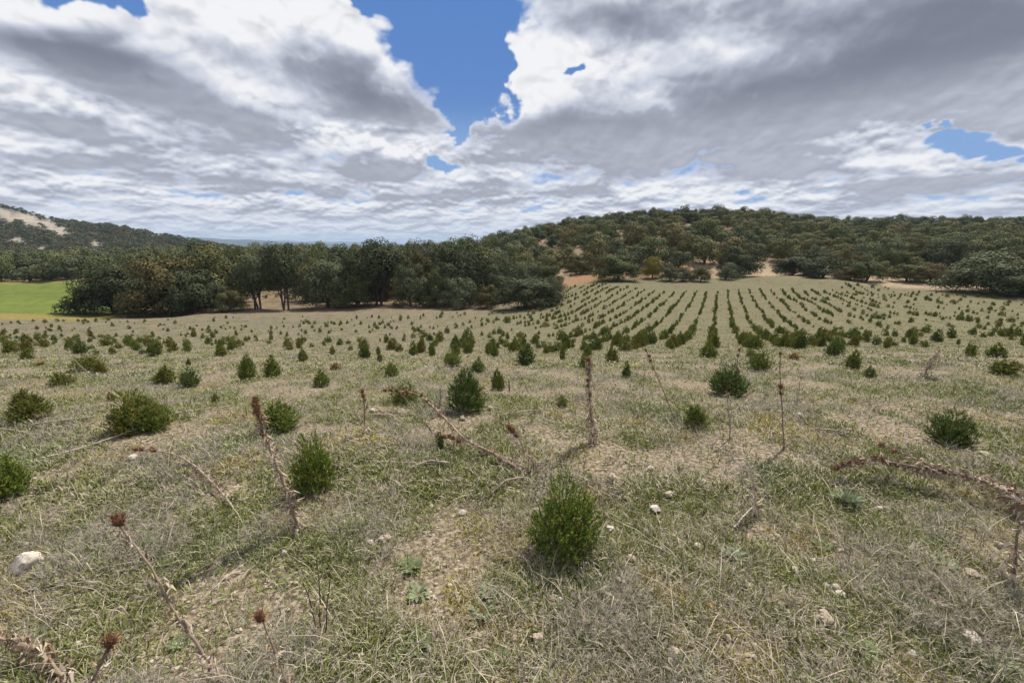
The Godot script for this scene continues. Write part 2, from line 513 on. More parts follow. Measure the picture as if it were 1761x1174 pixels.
func bare_rock(p: Vector3) -> float:
	var d := depth_of(p)
	var px := 880.5 + FOCAL * p.x / d
	var py := 587.0 - FOCAL * ((p.y - EYE) * cos(PITCH) - p.z * sin(PITCH)) / d
	var most := 0.0
	for e in BARE:
		var a := deg_to_rad(e[4])
		var dx: float = px - e[0]
		var dy: float = py - e[1]
		var ex: float = (dx * cos(a) + dy * sin(a)) / float(e[2])
		var ey: float = (dy * cos(a) - dx * sin(a)) / float(e[3])
		most = maxf(most, 1.0 - smoothstep(0.6, 1.25, sqrt(ex * ex + ey * ey) + bump_large.get_noise_2d(p.x * 0.9, p.z * 0.9) * 0.7))
	return most

func ground_color(x: float, z: float) -> Color:
	var f := -z
	if f < 0.5:
		return STRAW
	var u := x / f
	var r := sqrt(x * x + z * z)
	var g := patch_green.get_noise_2d(x, z)
	var w := patch_bare.get_noise_2d(x, z)
	var y := patch_grey.get_noise_2d(x, z)
	var edge := edge_at(u) + w * 2.2
	# the planted field: straw, greyed stalks, thin turf, bare crumbs
	var c := STRAW.lerp(GREYED, smoothstep(-0.1, 0.35, y))
	c = c.lerp(TURF, smoothstep(0.0, 0.4, g) * 0.62)
	c = c.lerp(MOSS, smoothstep(0.22, 0.5, -g) * 0.4)
	c = c.lerp(SOIL, smoothstep(0.05, 0.34, w) * lerpf(0.85, 0.5, smoothstep(4.0, 12.0, f)))
	# greener towards the middle of the hollow
	var hollow := smoothstep(8.0, 20.0, f) * smoothstep(-0.25, 0.2, u)
	c = c.lerp(Color(0.200, 0.195, 0.106), hollow * (0.62 + g * 0.5))
	if f < edge - 6.0:
		return c
	if f > 215.0:
		# the far rocky hill and the plain round it
		return Color(0.085, 0.082, 0.062).lerp(ROCK, bare_rock(Vector3(x, ground_y(x, z), z)))
	var bank := smoothstep(edge - 5.0, edge - 1.5, f) * smoothstep(edge + 9.0, edge + 4.0, f + w * 5.0)
	var floor_ := LITTER.lerp(SOIL, smoothstep(-0.2, 0.35, w)).lerp(Color(0.13, 0.13, 0.07), smoothstep(0.1, 0.4, g) * 0.6)
	if u > 0.05:
		floor_ = floor_.lerp(PALE_SAND, 0.08 + 0.2 * smoothstep(0.0, 0.4, w))
	c = c.lerp(floor_, smoothstep(edge - 0.5, edge + 2.5, f))
	if u > 0.03:
		var earth := RED_EARTH.lerp(PALE_SAND, smoothstep(0.30, 0.52, u))
		c = c.lerp(earth, bank * 0.9)
		var track := exp(-pow((u - 0.535 - (f - 70.0) * 0.0006) * f / 1.7, 2.0)) * smoothstep(62.0, 70.0, f) * smoothstep(77.0, 71.0, f)
		c = c.lerp(PALE_SAND, track * 0.9)
	elif u > -0.9:
		c = c.lerp(SOIL, bank * 0.3)
	if u < -0.82:
		# the sown field beyond the first trees, with a yellow margin
		var corn := smoothstep(edge + 1.5, edge + 5.0, f + w) * smoothstep(84.0, 81.0, f + w * 3.0)
		c = c.lerp(Color(0.31, 0.27, 0.09), smoothstep(edge - 3.0, edge, f) * smoothstep(-0.86, -0.92, u) * smoothstep(90.0, 86.0, f))
		c = c.lerp(YOUNG_CORN * (1.0 + g * 0.2 + patch_grey.get_noise_2d(x * 0.05, z * 0.6) * 0.35), corn * smoothstep(-0.80, -0.84, u))
	return c

func make_ground() -> void:
	var rings := PackedFloat32Array()
	var r := 0.25
	while r < 9500.0:
		rings.append(r)
		r *= 1.0235 if r < 400.0 else 1.06
	var angles := PackedFloat32Array()
	var a := -PI
	while a < PI - 0.001:
		angles.append(a)
		a += 0.0052 if absf(a) < 1.02 else 0.04
	var m := angles.size()
	var s := Shape.new()
	s.v.append(Vector3(0, ground_y(0, 0), 0))
	s.c.append(STRAW)
	for i in rings.size():
		for j in m:
			var x := sin(angles[j]) * rings[i]
			var z := -cos(angles[j]) * rings[i]
			s.v.append(Vector3(x, ground_y(x, z), z))
			s.c.append(ground_color(x, z))
	for j in m:
		var k := (j + 1) % m
		s.n.append(0); s.n.append(1 + j); s.n.append(1 + k)
		for i in rings.size() - 1:
			var p := 1 + i * m
			s.n.append(p + j); s.n.append(p + m + j); s.n.append(p + m + k)
			s.n.append(p + j); s.n.append(p + m + k); s.n.append(p + k)
	var mat := paint(0.95)
	mat.albedo_texture = grain_texture(3, 0.035, Color(0.52, 0.50, 0.47), Color(1, 1, 1))
	mat.uv1_triplanar = true
	mat.uv1_world_triplanar = true
	mat.uv1_scale = Vector3(0.62, 0.62, 0.62)
	mat.heightmap_enabled = false
	mat.normal_enabled = true
	var nn := FastNoiseLite.new()
	nn.seed = 9; nn.frequency = 0.11; nn.fractal_octaves = 4; nn.fractal_gain = 0.7
	var nt := NoiseTexture2D.new()
	nt.width = 512; nt.height = 512; nt.seamless = true; nt.as_normal_map = true; nt.bump_strength = 6.0; nt.noise = nn
	mat.normal_texture = nt
	mat.normal_scale = 0.15
	setting("ground", s.mesh(true), mat)

func make_ridge(called: String, distance: float, u0: float, u1: float, height: Array, tint: Color, seed_: int) -> void:
	# a far range of hills: a long back with slopes either side
	var n := FastNoiseLite.new()
	n.seed = seed_; n.frequency = 1.0 / (distance * 0.09); n.fractal_octaves = 4
	var s := Shape.new()
	var cols := 110
	var rows := 9
	for i in cols + 1:
		var t := i / float(cols)
		var u := lerpf(u0, u1, t)
		var top: float = line_at([0.0, 0.25, 0.5, 0.75, 1.0], height, t)
		for j in rows + 1:
			var k := j / float(rows) * 2.0 - 1.0
			var f := distance * (1.0 + k * 0.16)
			var x := u * f
			var y := -110.0 + (top + 110.0) * (1.0 - k * k) + n.get_noise_2d(x, f) * distance * 0.0035 * (1.0 - k * k)
			s.v.append(Vector3(x, y, -f))
			s.c.append(tint)
	for i in cols:
		for j in rows:
			var p := i * (rows + 1) + j
			s.n.append(p); s.n.append(p + 1); s.n.append(p + rows + 2)
			s.n.append(p); s.n.append(p + rows + 2); s.n.append(p + rows + 1)
	setting(called, s.mesh(true), paint(1.0))


# ---------------------------------------------------------------- woody plants

func bend(from: Vector3, dir: Vector3, length: float, steps: int, lift: float, wobble: float) -> Array:
	var pts := [from]
	var p := from
	var d := dir.normalized()
	for i in steps:
		d = (d + Vector3(0, lift, 0) + any_way() * wobble).normalized()
		p += d * length / steps
		pts.append(p)
	return pts

func taper(r0: float, r1: float, m: int) -> Array:
	var out := []
	for i in m:
		out.append(lerpf(r0, r1, i / float(m - 1)))
	return out

# an oak one metre high by one metre across; low: where its crown begins; returns [wood, crown]
func oak(leaves: int, leaf: float, low: float, clumps: int, roundness: float, lump := 1.0, pale := 1.0) -> Array:
	var wood := Shape.new()
	var crown := Shape.new()
	var bark := Color(0.095, 0.080, 0.064)
	var trunks := rng.randi_range(1, 3)
	var centres := []
	var turn := roundness * 9.0
	for i in clumps:
		var w := any_way()
		var k := pow(rng.randf(), 0.36) * 0.84
		var around := atan2(w.z, w.x)
		var sq := 1.0 + 0.14 * sin(around * 3.0 + turn) + 0.08 * sin(around * 5.0 + turn * 2.0)
		var c := Vector3(w.x * 0.46 * sq, 0, w.z * 0.46 * sq) * k
		c.y = low + (1.0 - low) * (0.45 + w.y * k * (0.46 if w.y > 0.0 else 0.36))
		if i % 3 == 0 and low < 0.15:
			# the skirt: boughs that hang to the ground
			var r := rng.randf_range(0.22, 0.42) * sq
			c = Vector3(cos(around) * r, rng.randf_range(0.09, 0.26), sin(around) * r)
		centres.append([c, rng.randf_range(0.105, 0.185) * lump])
	for t in trunks:
		var foot := Vector3(rng.randf_range(-0.05, 0.05), -0.02, rng.randf_range(-0.05, 0.05)) * (trunks - 1)
		var up := bend(foot, Vector3(rng.randf_range(-0.25, 0.25), 1, rng.randf_range(-0.25, 0.25)), low + 0.22, 5, 0.1, 0.12)
		wood.tube(up, taper(0.035 / sqrt(trunks), 0.018, up.size()), 7, bark)
		for k in 5:
			var aim: Array = centres[rng.randi_range(0, clumps - 1)]
			var start: Vector3 = up[rng.randi_range(2, up.size() - 1)]
			var to: Vector3 = aim[0]
			var mid := (start + to) * 0.5 + any_way() * 0.04 + Vector3(0, 0.02, 0)
			wood.tube([start, mid, to], [0.014, 0.009, 0.004], 5, bark)
	for i in leaves:
		var cl: Array = centres[i % clumps]
		var cc: Vector3 = cl[0]
		var cr: float = cl[1]
		var w := any_way()
		if w.y < -0.2 and rng.randf() < 0.6:
			w.y = -w.y
		var p := cc + Vector3(w.x, w.y * 1.1, w.z) * cr * rng.randf_range(0.70, 1.06)
		var from_heart := (p - Vector3(0, low + (1.0 - low) * 0.35, 0)).normalized()
		p.y = maxf(p.y, 0.015)
		var face := (w * 0.85 + from_heart * 0.45 + any_way() * 0.5 / lump).normalized()
		var along := face.cross(any_way()).normalized() * leaf * rng.randf_range(0.6, 1.4)
		var across := face.cross(along).normalized() * leaf * rng.randf_range(0.26, 0.42)
		var k := spread(Color(0.080, 0.089, 0.045) * pale, 0.28)
		if rng.randf() < 0.10:
			k = spread(Color(0.135, 0.135, 0.064) * pale, 0.2)
		crown.leaf(p - along * 0.5, along, across, k)
	return [wood.mesh(true), crown.mesh()]

# a young juniper one metre high by 0.8 across: upright sprays of needles on fanned stems; returns [wood, foliage]
func juniper(sprays: int, needles: int, long_: float, wide: float, fat: float, pointed: float) -> Array:
	var wood := Shape.new()
	var green := Shape.new()
	var bark := Color(0.10, 0.075, 0.052)
	for i in 9:
		var a := TAU * (i + rng.randf()) / 9
		var out := rng.randf_range(0.1, 0.6) * fat
		var pts := bend(Vector3(cos(a) * 0.02, -0.03, sin(a) * 0.02), Vector3(cos(a) * out, 1.0, sin(a) * out), rng.randf_range(0.5, 0.8), 5, 0.08, 0.08)
		wood.tube(pts, taper(0.013, 0.003, pts.size()), 4, bark)
	# leading shoots make the crown's outline: a few lobes of unequal height
	var lobes := []
	for i in 5:
		var a := TAU * (i + rng.randf() * 0.7) / 5
		var r := 0.0 if i == 0 else rng.randf_range(0.06, 0.26) * fat
		lobes.append([Vector3(cos(a) * r, 0, sin(a) * r), 1.0 if i == 0 else rng.randf_range(0.50, 0.92), rng.randf_range(0.22, 0.34) * fat])
	var per := needles / sprays
	for i in sprays:
		var lobe: Array = lobes[rng.randi_range(0, 4)]
		var top: float = lobe[1]
		var t := pow(rng.randf(), 1.05)
		var y := t * top * 0.86
		var prof := lerpf(0.78, 1.0, smoothstep(0.0, 0.30, t)) * (1.0 - pow(smoothstep(0.30, 1.05, t), 1.25) * pointed)
		var a := rng.randf() * TAU
		var rho: float = float(lobe[2]) * prof * pow(rng.randf(), 0.38)
		var p0: Vector3 = (lobe[0] as Vector3) * lerpf(0.6, 1.0, t) + Vector3(cos(a) * rho, y + 0.015, sin(a) * rho)
		var away := Vector3(p0.x, 0, p0.z).normalized() * 0.55 + Vector3(0, 0.55 + t * 0.8, 0) + any_way() * 0.5
		away = away.normalized()
		var l := rng.randf_range(0.07, 0.15)
		if rng.randf() < 0.07:
			l *= rng.randf_range(1.5, 2.3)
		var hue := rng.randf()
		for k in per:
			var q := rng.randf()
			var p := p0 + away * l * q
			var along := (away * 0.75 + any_way() * 0.8).normalized() * long_ * rng.randf_range(0.6, 1.3) * (1.15 - 0.5 * q)
			var across := along.cross(any_way()).normalized() * wide * rng.randf_range(0.7, 1.2)
			var kc := spread(Color(0.118, 0.165, 0.040), 0.28)
			if hue < 0.20:
				kc = spread(Color(0.195, 0.225, 0.052), 0.2)
			elif hue < 0.28:
				kc = spread(Color(0.165, 0.125, 0.055), 0.2)
			green.tri(p - across * 0.5, p + along, p + across * 0.5, kc)
	return [wood.mesh(true), green.mesh()]


# ---------------------------------------------------------------- grass, weeds and stalks

func rosette(count: int, radius: float, width: float, c: Color, lift: float) -> ArrayMesh:
	var s := Shape.new()
	for i in count:
		var a := TAU * i / count * 2.618 + rng.randf() * 0.5
		var r := radius * rng.randf_range(0.45, 1.0)
		var up := lift * rng.randf_range(0.2, 1.0)
		var out := Vector3(cos(a), up, sin(a)).normalized()
		var side := Vector3(-sin(a), rng.randf_range(-0.3, 0.3), cos(a)) * width * rng.randf_range(0.7, 1.2)
		var p := Vector3(cos(a), 0, sin(a)) * radius * 0.08
		var mid := p + out * r * 0.55
		var tip := p + out * r + Vector3(0, -0.25 * r * rng.randf(), 0)
		var k := spread(c, 0.22)
		s.tri(p, mid + side, mid - side, k)
		s.tri(mid + side, tip, mid - side, k)
		# ragged lobes along the edge
		for e in 2:
			var q := p.lerp(tip, rng.randf_range(0.3, 0.85))
			s.tri(q, q + side * rng.randf_range(1.2, 2.0) * (1.0 if e == 0 else -1.0) + out * r * 0.12, q + out * r * 0.14, k)
	return s.mesh()


# ---------------------------------------------------------------- trees

var oak_near := []
var oak_hill := []
var tints := {}
var wood_mat: StandardMaterial3D
var tree_spots := PackedVector3Array()

const TINT := {"dark": Color(0.72, 0.80, 0.80), "green": Color(1.0, 1.08, 0.85), "grey": Color(1.08, 1.14, 1.22), "olive": Color(1.16, 1.08, 0.84), "bronze": Color(1.28, 1.02, 0.86), "yellow": Color(2.2, 1.75, 0.6), "pale": Color(1.40, 1.28, 1.10), "silver": Color(1.30, 1.36, 1.50)}

func make_oak_kit() -> void:
	rng.seed = 101
	for i in 6:
		oak_near.append(oak(10000, 0.032, 0.0 + 0.03 * (i % 3) + (0.20 if i == 5 else 0.0), 40, rng.randf()))
	for i in 5:
		oak_hill.append(oak(3000, 0.058, 0.0, 15, rng.randf(), 1.4, 1.3))
	wood_mat = paint(0.95)
	for k in TINT:
		tints[k] = paint(0.75, 0.07, TINT[k])

func plant_tree(kit: Array, at: Vector3, high: float, wide: float, tint: String, called: String, label: String, category: String, group: String) -> void:
	var t := thing(called, label, category, at, group)
	t.rotation.y = rng.randf() * TAU
	t.scale = Vector3(wide, high, wide)
	part("trunk", kit[0], wood_mat, t)
	part("crown", kit[1], tints[tint], t)
	tree_spots.append(Vector3(at.x, wide * 0.5, at.z))

func is_free(p: Vector3, gap: float) -> bool:
	for q in tree_spots:
		var dx := q.x - p.x
		var dz := q.z - p.z
		var g := gap + q.y * 0.78
		if dx * dx + dz * dz < g * g:
			return false
	return true

# centre column, row of the foot, row of the top, width: in pixels of the photograph
const EDGE_TREES := [
	[192, 538, 446, 104, 0, "dark", "oak_tree", "dark oak whose low branches overhang the bright green field's corner"],
	[240, 539, 440, 112, 1, "dark", "oak_tree", "broad dark oak next to the one that overhangs the green field"],
	[292, 540, 430, 105, 2, "bronze", "oak_tree", "oak with a bronze brown crown between darker oaks"],
	[335, 539, 450, 90, 3, "dark", "oak_tree", "dark oak with foliage down to the ground beside the bronze oak"],
	[372, 526, 419, 130, 4, "olive", "oak_tree", "tall oak with a yellowish green top behind the bronze oak"],
	[447, 531, 440, 72, 5, "grey", "oak_tree", "small grey green oak on bare trunks over sunlit ground"],
	[489, 533, 420, 66, 5, "dark", "oak_tree", "tall narrow dark oak on bare trunks beside the sandy gap"],
	[397, 536, 492, 44, 1, "pale", "shrub", "pale low shrub under the oaks with bare trunks"],
	[565, 528, 437, 92, 2, "grey", "oak_tree", "grey green oak leafy to the ground across the sandy gap"],
	[612, 528, 462, 60, 0, "green", "oak_tree", "bushy mid green oak filling the front of the wood"],
	[648, 524, 414, 96, 5, "dark", "oak_tree", "tall dark oak with bare trunks showing in its shade"],
	[706, 527, 441, 58, 3, "grey", "oak_tree", "slender grey green oak beside the tall dark one"],
	[752, 528, 457, 46, 4, "green", "oak_tree", "cone shaped green tree at the field's edge in the wood"],
	[790, 520, 407, 86, 1, "dark", "oak_tree", "tallest oak, with a domed crown above the wood's skyline"],
	[793, 530, 474, 56, 0, "silver", "shrub", "rounded silvery shrub at the foot of the tallest oak"],
	[838, 529, 482, 40, 3, "bronze", "shrub", "brownish thin shrub beside the big round dark bush"],
	[905, 529, 470, 104, 2, "dark", "shrub", "big round dark bush at the point where red earth begins"],
	[950, 524, 474, 46, 4, "grey", "shrub", "grey green bush leaning over the red earth bank"],
	[848, 505, 458, 44, 1, "olive", "oak_tree", "olive oak standing above the big round dark bush"],
	[880, 500, 448, 60, 0, "green", "oak_tree", "leafy green oak on the bank above the round dark bush"],
	[1062, 482, 432, 74, 2, "green", "shrub", "broad dark green bush alone against the red earth bank"],
	[1122, 478, 435, 34, 3, "yellow", "shrub", "yellow shrub on the slope beside the broad green bush"],
	[1250, 480, 450, 34, 0, "silver", "shrub", "round silver grey shrub at the foot of the hill"],
	[1272, 474, 415, 62, 1, "dark", "oak_tree", "dark oak beside the pale track up the hill"],
	[1150, 482, 452, 30, 4, "grey", "shrub", "small grey shrub on the bank beside the yellow shrub"],
	[1175, 483, 458, 30, 1, "silver", "shrub", "small silvery shrub low on the hill's bank"],
	[1205, 484, 452, 34, 3, "olive", "shrub", "olive shrub between silvery shrubs on the bank"],
	[1370, 474, 436, 70, 1, "dark", "oak_tree", "low dark oak across the pale track from the other"],
	[1415, 478, 440, 64, 0, "dark", "oak_tree", "low dark oak in the hedge above the sandy verge"],
	[1462, 481, 455, 40, 3, "bronze", "shrub", "brown shrub in the hedge above the sandy verge"],
	[1487, 483, 438, 56, 4, "green", "oak_tree", "rounded green oak in the hedge above the sandy verge"],
	[1560, 484, 450, 50, 2, "olive", "shrub", "olive shrub in the hedge above the sandy verge"],
	[1600, 486, 446, 56, 3, "bronze", "shrub", "tawny shrub behind the sandy verge"],
	[1702, 503, 430, 120, 0, "silver", "oak_tree", "great spreading oak with a silvery crown over the sandy verge"],
	[1752, 508, 452, 90, 1, "dark", "oak_tree", "dark oak crowding the silvery spreading oak"]]

func make_trees() -> void:
	make_oak_kit()
	rng.seed = 202
	for e in EDGE_TREES:
		var p := on_ground(e[0], e[1])
		var h := metres(float(e[1]) - float(e[2]), p) * 1.04
		var kit: Array = oak_near[e[4]]
		plant_tree(kit, p, h, metres(e[3], p) * 1.22, e[5], e[6], e[7], "tree" if e[6] == "oak_tree" else "shrub", "trees and bushes along the field's edge")
	# the wood behind them, the trees beyond the green field, the hill
	var found := []
	var kinds := ["dark", "dark", "green", "green", "olive", "grey", "bronze"]
	var labels := {"wood": "oak standing among others deep in the wood behind the field", "sown": "oak in the row of trees beyond the bright green field", "hill": "low oak among the scrub covering the hillside", "ridge": "oak on the skyline along the top of the hill"}
	var shades := {"dark": "dark", "green": "mid green", "olive": "olive", "grey": "grey green", "bronze": "brownish", "pale": "pale dry"}
	for n in 26000:
		var zone := ""
		var u := 0.0
		var f := 0.0
		var roll := n % 10
		if roll < 3:
			zone = "wood"
			u = rng.randf_range(-0.78, 0.03)
			f = sqrt(rng.randf_range(43.0 * 43.0, 125.0 * 125.0))
			if f < 62.0 and u > -0.66 and u < -0.42:
				continue
			if f < 47.0 and u > -0.1:
				continue
		elif roll < 4:
			zone = "sown"
			u = rng.randf_range(-1.35, -0.72)
			f = rng.randf_range(86.0, 150.0)
		else:
			zone = "hill"
			u = rng.randf_range(0.02, 1.36)
			f = sqrt(rng.randf_range(58.0 * 58.0, 165.0 * 165.0))
			if f < edge_at(u) + (5.0 if u < 0.5 else 2.0):
				continue
			if absf(u - 0.535 - (f - 70.0) * 0.0006) * f < 1.8 and f < 75.0:
				continue
			if f > 128.0:
				zone = "ridge"
		if zone == "wood" and u < -0.7 and f < 80.0:
			continue
		var p := Vector3(u * f, 0, -f)
		if zone == "hill" and u < 0.48 and patch_grey.get_noise_2d(p.x * 0.2, p.z * 0.2) > 0.0:
			continue
		if zone == "hill" and patch_bare.get_noise_2d(p.x * 0.12, p.z * 0.12) > 0.26:
			continue
		var wide := 0.0
		var high := 0.0
		match zone:
			"wood":
				wide = rng.randf_range(3.8, 6.4)
				high = rng.randf_range(4.7, 7.0) * lerpf(1.0, 0.72, smoothstep(-0.15, 0.03, u))
			"sown":
				wide = rng.randf_range(4.5, 8.0)
				high = rng.randf_range(4.2, 6.4)
			"hill":
				wide = rng.randf_range(2.4, 5.8)
				high = wide * rng.randf_range(0.68, 0.98)
			"ridge":
				wide = rng.randf_range(3.4, 6.0)
				high = rng.randf_range(3.0, 4.6)
		if not is_free(p, wide * (0.50 if zone == "hill" else 0.30)):
			continue
		p.y = ground_y(p.x, p.z)
		tree_spots.append(Vector3(p.x, wide * 0.5, p.z))
		var tint: String = kinds[rng.randi_range(0, 6)]
		if zone == "hill":
			tint = ["dark", "green", "olive", "olive", "grey", "bronze", "pale", "bronze", "green"][rng.randi_range(0, 8)]
		elif zone == "ridge" or zone == "sown":
			tint = ["dark", "dark", "green", "olive"][rng.randi_range(0, 3)]
		found.append([high * wide / (f * f) * (1.6 if zone != "wood" or f < 60.0 else 0.7), p, high, wide, tint, zone])
	found.sort_custom(func(a, b): return a[0] > b[0])
	var rest := []
	for i in oak_hill.size():
		rest.append(PackedFloat32Array())
	for i in found.size():
		var e: Array = found[i]
		var k := i % oak_hill.size()
		if i < 250:
			var near: bool = (e[1] as Vector3).z > -70.0
			var kit: Array = oak_near[i % 5] if near else oak_hill[k]
			plant_tree(kit, e[1], e[2], e[3], e[4], "oak_tree", shades[e[4]] + " " + labels[e[5]], "tree", shades[e[4]] + " oaks " + {"wood": "of the wood", "sown": "beyond the green field", "hill": "on the hillside", "ridge": "along the skyline"}[e[5]])
		else:
			put(rest[k], Basis(Vector3.UP, rng.randf() * TAU).scaled(Vector3(e[3], e[2], e[3])), e[1], TINT[e[4]])
	for k in rest.size():
		if rest[k].size():
			scatter("woodland_mass", "dense mass of further oaks and scrub filling hill and wood", "woodland", oak_hill[k][1], paint(0.75, 0.07), rest[k])
	# low scrub between the trees of the hill and the wood
	var bush := oak(420, 0.11, 0.0, 12, 0.3)
	var scrub := PackedFloat32Array()
	for n in 2600:
		var u := rng.randf_range(-0.75, 1.36)
		var f := sqrt(rng.randf_range(44.0 * 44.0, 160.0 * 160.0))
		if f < edge_at(u) + 4.0 or (u < 0.0 and f < 52.0 and rng.randf() < 0.7):
			continue
		if absf(u - 0.535 - (f - 70.0) * 0.0006) * f < 1.6 and f < 75.0:
			continue
		var w := rng.randf_range(0.5, 1.6)
		var p := Vector3(u * f, 0, -f)
		p.y = ground_y(p.x, p.z)
		var c: Color = TINT[["olive", "bronze", "pale", "grey", "pale", "bronze"][rng.randi_range(0, 5)]]
		put(scrub, Basis(Vector3.UP, rng.randf() * TAU).scaled(Vector3(w, w * rng.randf_range(0.5, 0.9), w)), p, c)
	scatter("low_scrub", "low brown and grey scrub between the trees of the hill", "scrub", bush[1], paint(0.9, 0.1), scrub)

func make_far_hill() -> void:
	rng.seed = 303
	var far_bush := oak(260, 0.13, 0.0, 14, 0.7)
	var xf := PackedFloat32Array()
	for n in 11000:
		var u := rng.randf_range(-1.5, -0.42)
		var f := rng.randf_range(190.0, 412.0)
		var p := Vector3(u * f, 0, -f)
		p.y = ground_y(p.x, p.z)
		if rng.randf() < bare_rock(p) * 1.1:
			continue
		var w := rng.randf_range(1.6, 4.4) if rng.randf() < 0.8 else rng.randf_range(4.0, 6.5)
		var c: Color = TINT[["dark", "grey", "dark", "pale", "bronze"][rng.randi_range(0, 4)]]
		put(xf, Basis(Vector3.UP, rng.randf() * TAU).scaled(Vector3(w, w * rng.randf_range(0.5, 0.8), w)), p, c)
	scatter("far_wood", "dark scrub wood covering the far rocky hill", "woodland", far_bush[1], paint(0.9), xf)
	var mat := stone_mat(Color(0.44, 0.41, 0.37))
	var kit := []
	for i in 3:
		kit.append(stone_mesh(40 + i, 10, 0.35))
	for e in [[238, 391, 26, 6], [262, 396, 30, 5], [296, 402, 24, 4], [222, 387, 14, 6]]:
		var g := on_ground(e[0], e[1])
		var o := part(numbered("rock_outcrop"), kit[rng.randi_range(0, 2)], mat, self)
		tag(o, "pale limestone slab breaking through the scrub of the far hill", "rock", "limestone slabs on the far hill")
		o.position = g
		o.scale = Vector3(metres(e[2], g) * 0.5, metres(e[3], g) * 0.4, metres(e[2], g) * 0.5)
		o.rotation = Vector3(0.15, rng.randf() * TAU, -0.15)


# ---------------------------------------------------------------- the young junipers

var jun_near := []
var jun_mid := []
var jun_far := []
var jun_tints := {}

const JTINT := {"green": Color(1.12, 1.1, 1.0), "bright": Color(1.15, 1.15, 0.95), "deep": Color(0.72, 0.80, 0.85), "olive": Color(1.12, 0.98, 0.90), "bronze": Color(1.25, 0.93, 0.95), "grey": Color(1.15, 1.15, 1.6), "dead": Color(1.7, 0.85, 0.95)}

# column, row of the foot, height, width in pixels; tint; label
const NEAR_JUNIPERS := [
	[965, 978, 168, 122, "bright", "bright green young juniper, tallest and fullest, with straw at its foot"],
	[545, 860, 122, 94, "bright", "bright green young juniper behind the tall thistle with bristly stem"],
	[18, 866, 88, 86, "bright", "green young juniper above the large white rock"],
	[797, 716, 84, 80, "deep", "dark green cone shaped juniper beside a broken stump"],
	[230, 750, 84, 84, "olive", "olive tipped juniper joined to a lower one at its side"],
	[272, 744, 56, 60, "green", "lower half of the joined pair of junipers beside a pale stem"],
	[58, 729, 64, 76, "olive", "brown tipped round juniper beside a pale lying stem"],
	[483, 750, 62, 86, "green", "green juniper half hidden by the thistle with bristly stem"],
	[1250, 684, 60, 70, "deep", "dark juniper with a flat topped dry stalk in front"],
	[1632, 771, 70, 78, "deep", "lone dark juniper on the grass above the fallen thistle"],
	[1195, 743, 52, 56, "green", "loose open juniper between two thin dry stalks"],
	[697, 698, 44, 50, "green", "round juniper behind the tip of the fallen branched thistle"],
	[855, 673, 40, 36, "green", "small round juniper beside a short dark stake"],
	[965, 703, 24, 26, "green", "very small juniper alone in the middle of the grass"],
	[757, 776, 38, 20, "deep", "narrow small juniper in front of the fallen thistle stalk"],
	[552, 667, 34, 36, "green", "round juniper standing alone in pale grass"],
	[327, 668, 38, 38, "deep", "dark round juniper touching a wider olive one"],
	[284, 663, 36, 54, "olive", "wide olive juniper touching a dark round one"],
	[108, 665, 26, 42, "olive", "low flat olive juniper on the pale slope"],
	[427, 654, 48, 34, "bright", "upright bright juniper of a close pair"],
	[470, 648, 40, 40, "green", "spreading green juniper of a close pair"],
	[150, 639, 32, 52, "olive", "sprawling olive juniper with a pale stem leaning through"],
	[173, 645, 24, 30, "bronze", "bronze small juniper at the foot of the sprawling one"],
	[672, 648, 26, 32, "green", "small green juniper in the pale middle of the field"],
	[905, 629, 40, 42, "deep", "dark pointed juniper behind the bristly thistle"],
	[823, 642, 30, 34, "grey", "thin greyish juniper behind the cone shaped one"],
	[1305, 640, 44, 40, "green", "twin topped juniper behind the tall thin stalk"],
	[1468, 636, 36, 36, "green", "leaning juniper beside a pale dead weed"],
	[1076, 649, 30, 18, "deep", "slim little juniper on the bare grass"],
	[1727, 648, 32, 58, "olive", "wide low olive juniper at the slope's edge"],
	[1217, 616, 30, 40, "green", "bushy juniper at the end of a dense row"],
	[1437, 613, 32, 30, "deep", "dark juniper at the end of a curved row"]]

const MORE_JUNIPERS := [[190, 688, 16, 16, "dead"], [369, 692, 17, 14, "olive"], [1005, 634, 30, 26, "green"], [1052, 623, 32, 28, "olive"], [777, 629, 30, 34, "green"], [628, 616, 24, 34, "deep"], [578, 636, 13, 24, "dead"], [1365, 619, 13, 32, "dead"], [1715, 614, 27, 42, "green"], [1668, 613, 30, 20, "green"], [742, 613, 22, 18, "green"], [709, 611, 27, 24, "green"], [968, 619, 28, 15, "olive"], [520, 621, 26, 22, "green"], [265, 613, 30, 26, "deep"], [382, 611, 18, 28, "olive"], [48, 618, 20, 26, "green"], [20, 607, 22, 28, "olive"], [1495, 648, 22, 26, "grey"], [70, 630, 10, 16, "dead"], [325, 628, 14, 14, "bronze"], [1290, 612, 14, 18, "green"], [654, 622, 16, 16, "olive"], [1010, 612, 22, 24, "green"], [805, 608, 24, 20, "olive"], [850, 613, 24, 22, "green"]]

func plant_juniper(kit: Array, at: Vector3, high: float, wide: float, tint: String, label: String, group: String) -> void:
	var t := thing("young_juniper", label, "juniper", at, group)
	t.rotation.y = rng.randf() * TAU
	t.rotation.x = rng.randf_range(-0.10, 0.10)
	t.rotation.z = rng.randf_range(-0.10, 0.10)
	t.scale = Vector3(wide * rng.randf_range(0.92, 1.15), high * 1.02, wide * rng.randf_range(0.92, 1.15))
	part("stems", kit[0], wood_mat, t)
	part("foliage", kit[1], jun_tints[tint], t)

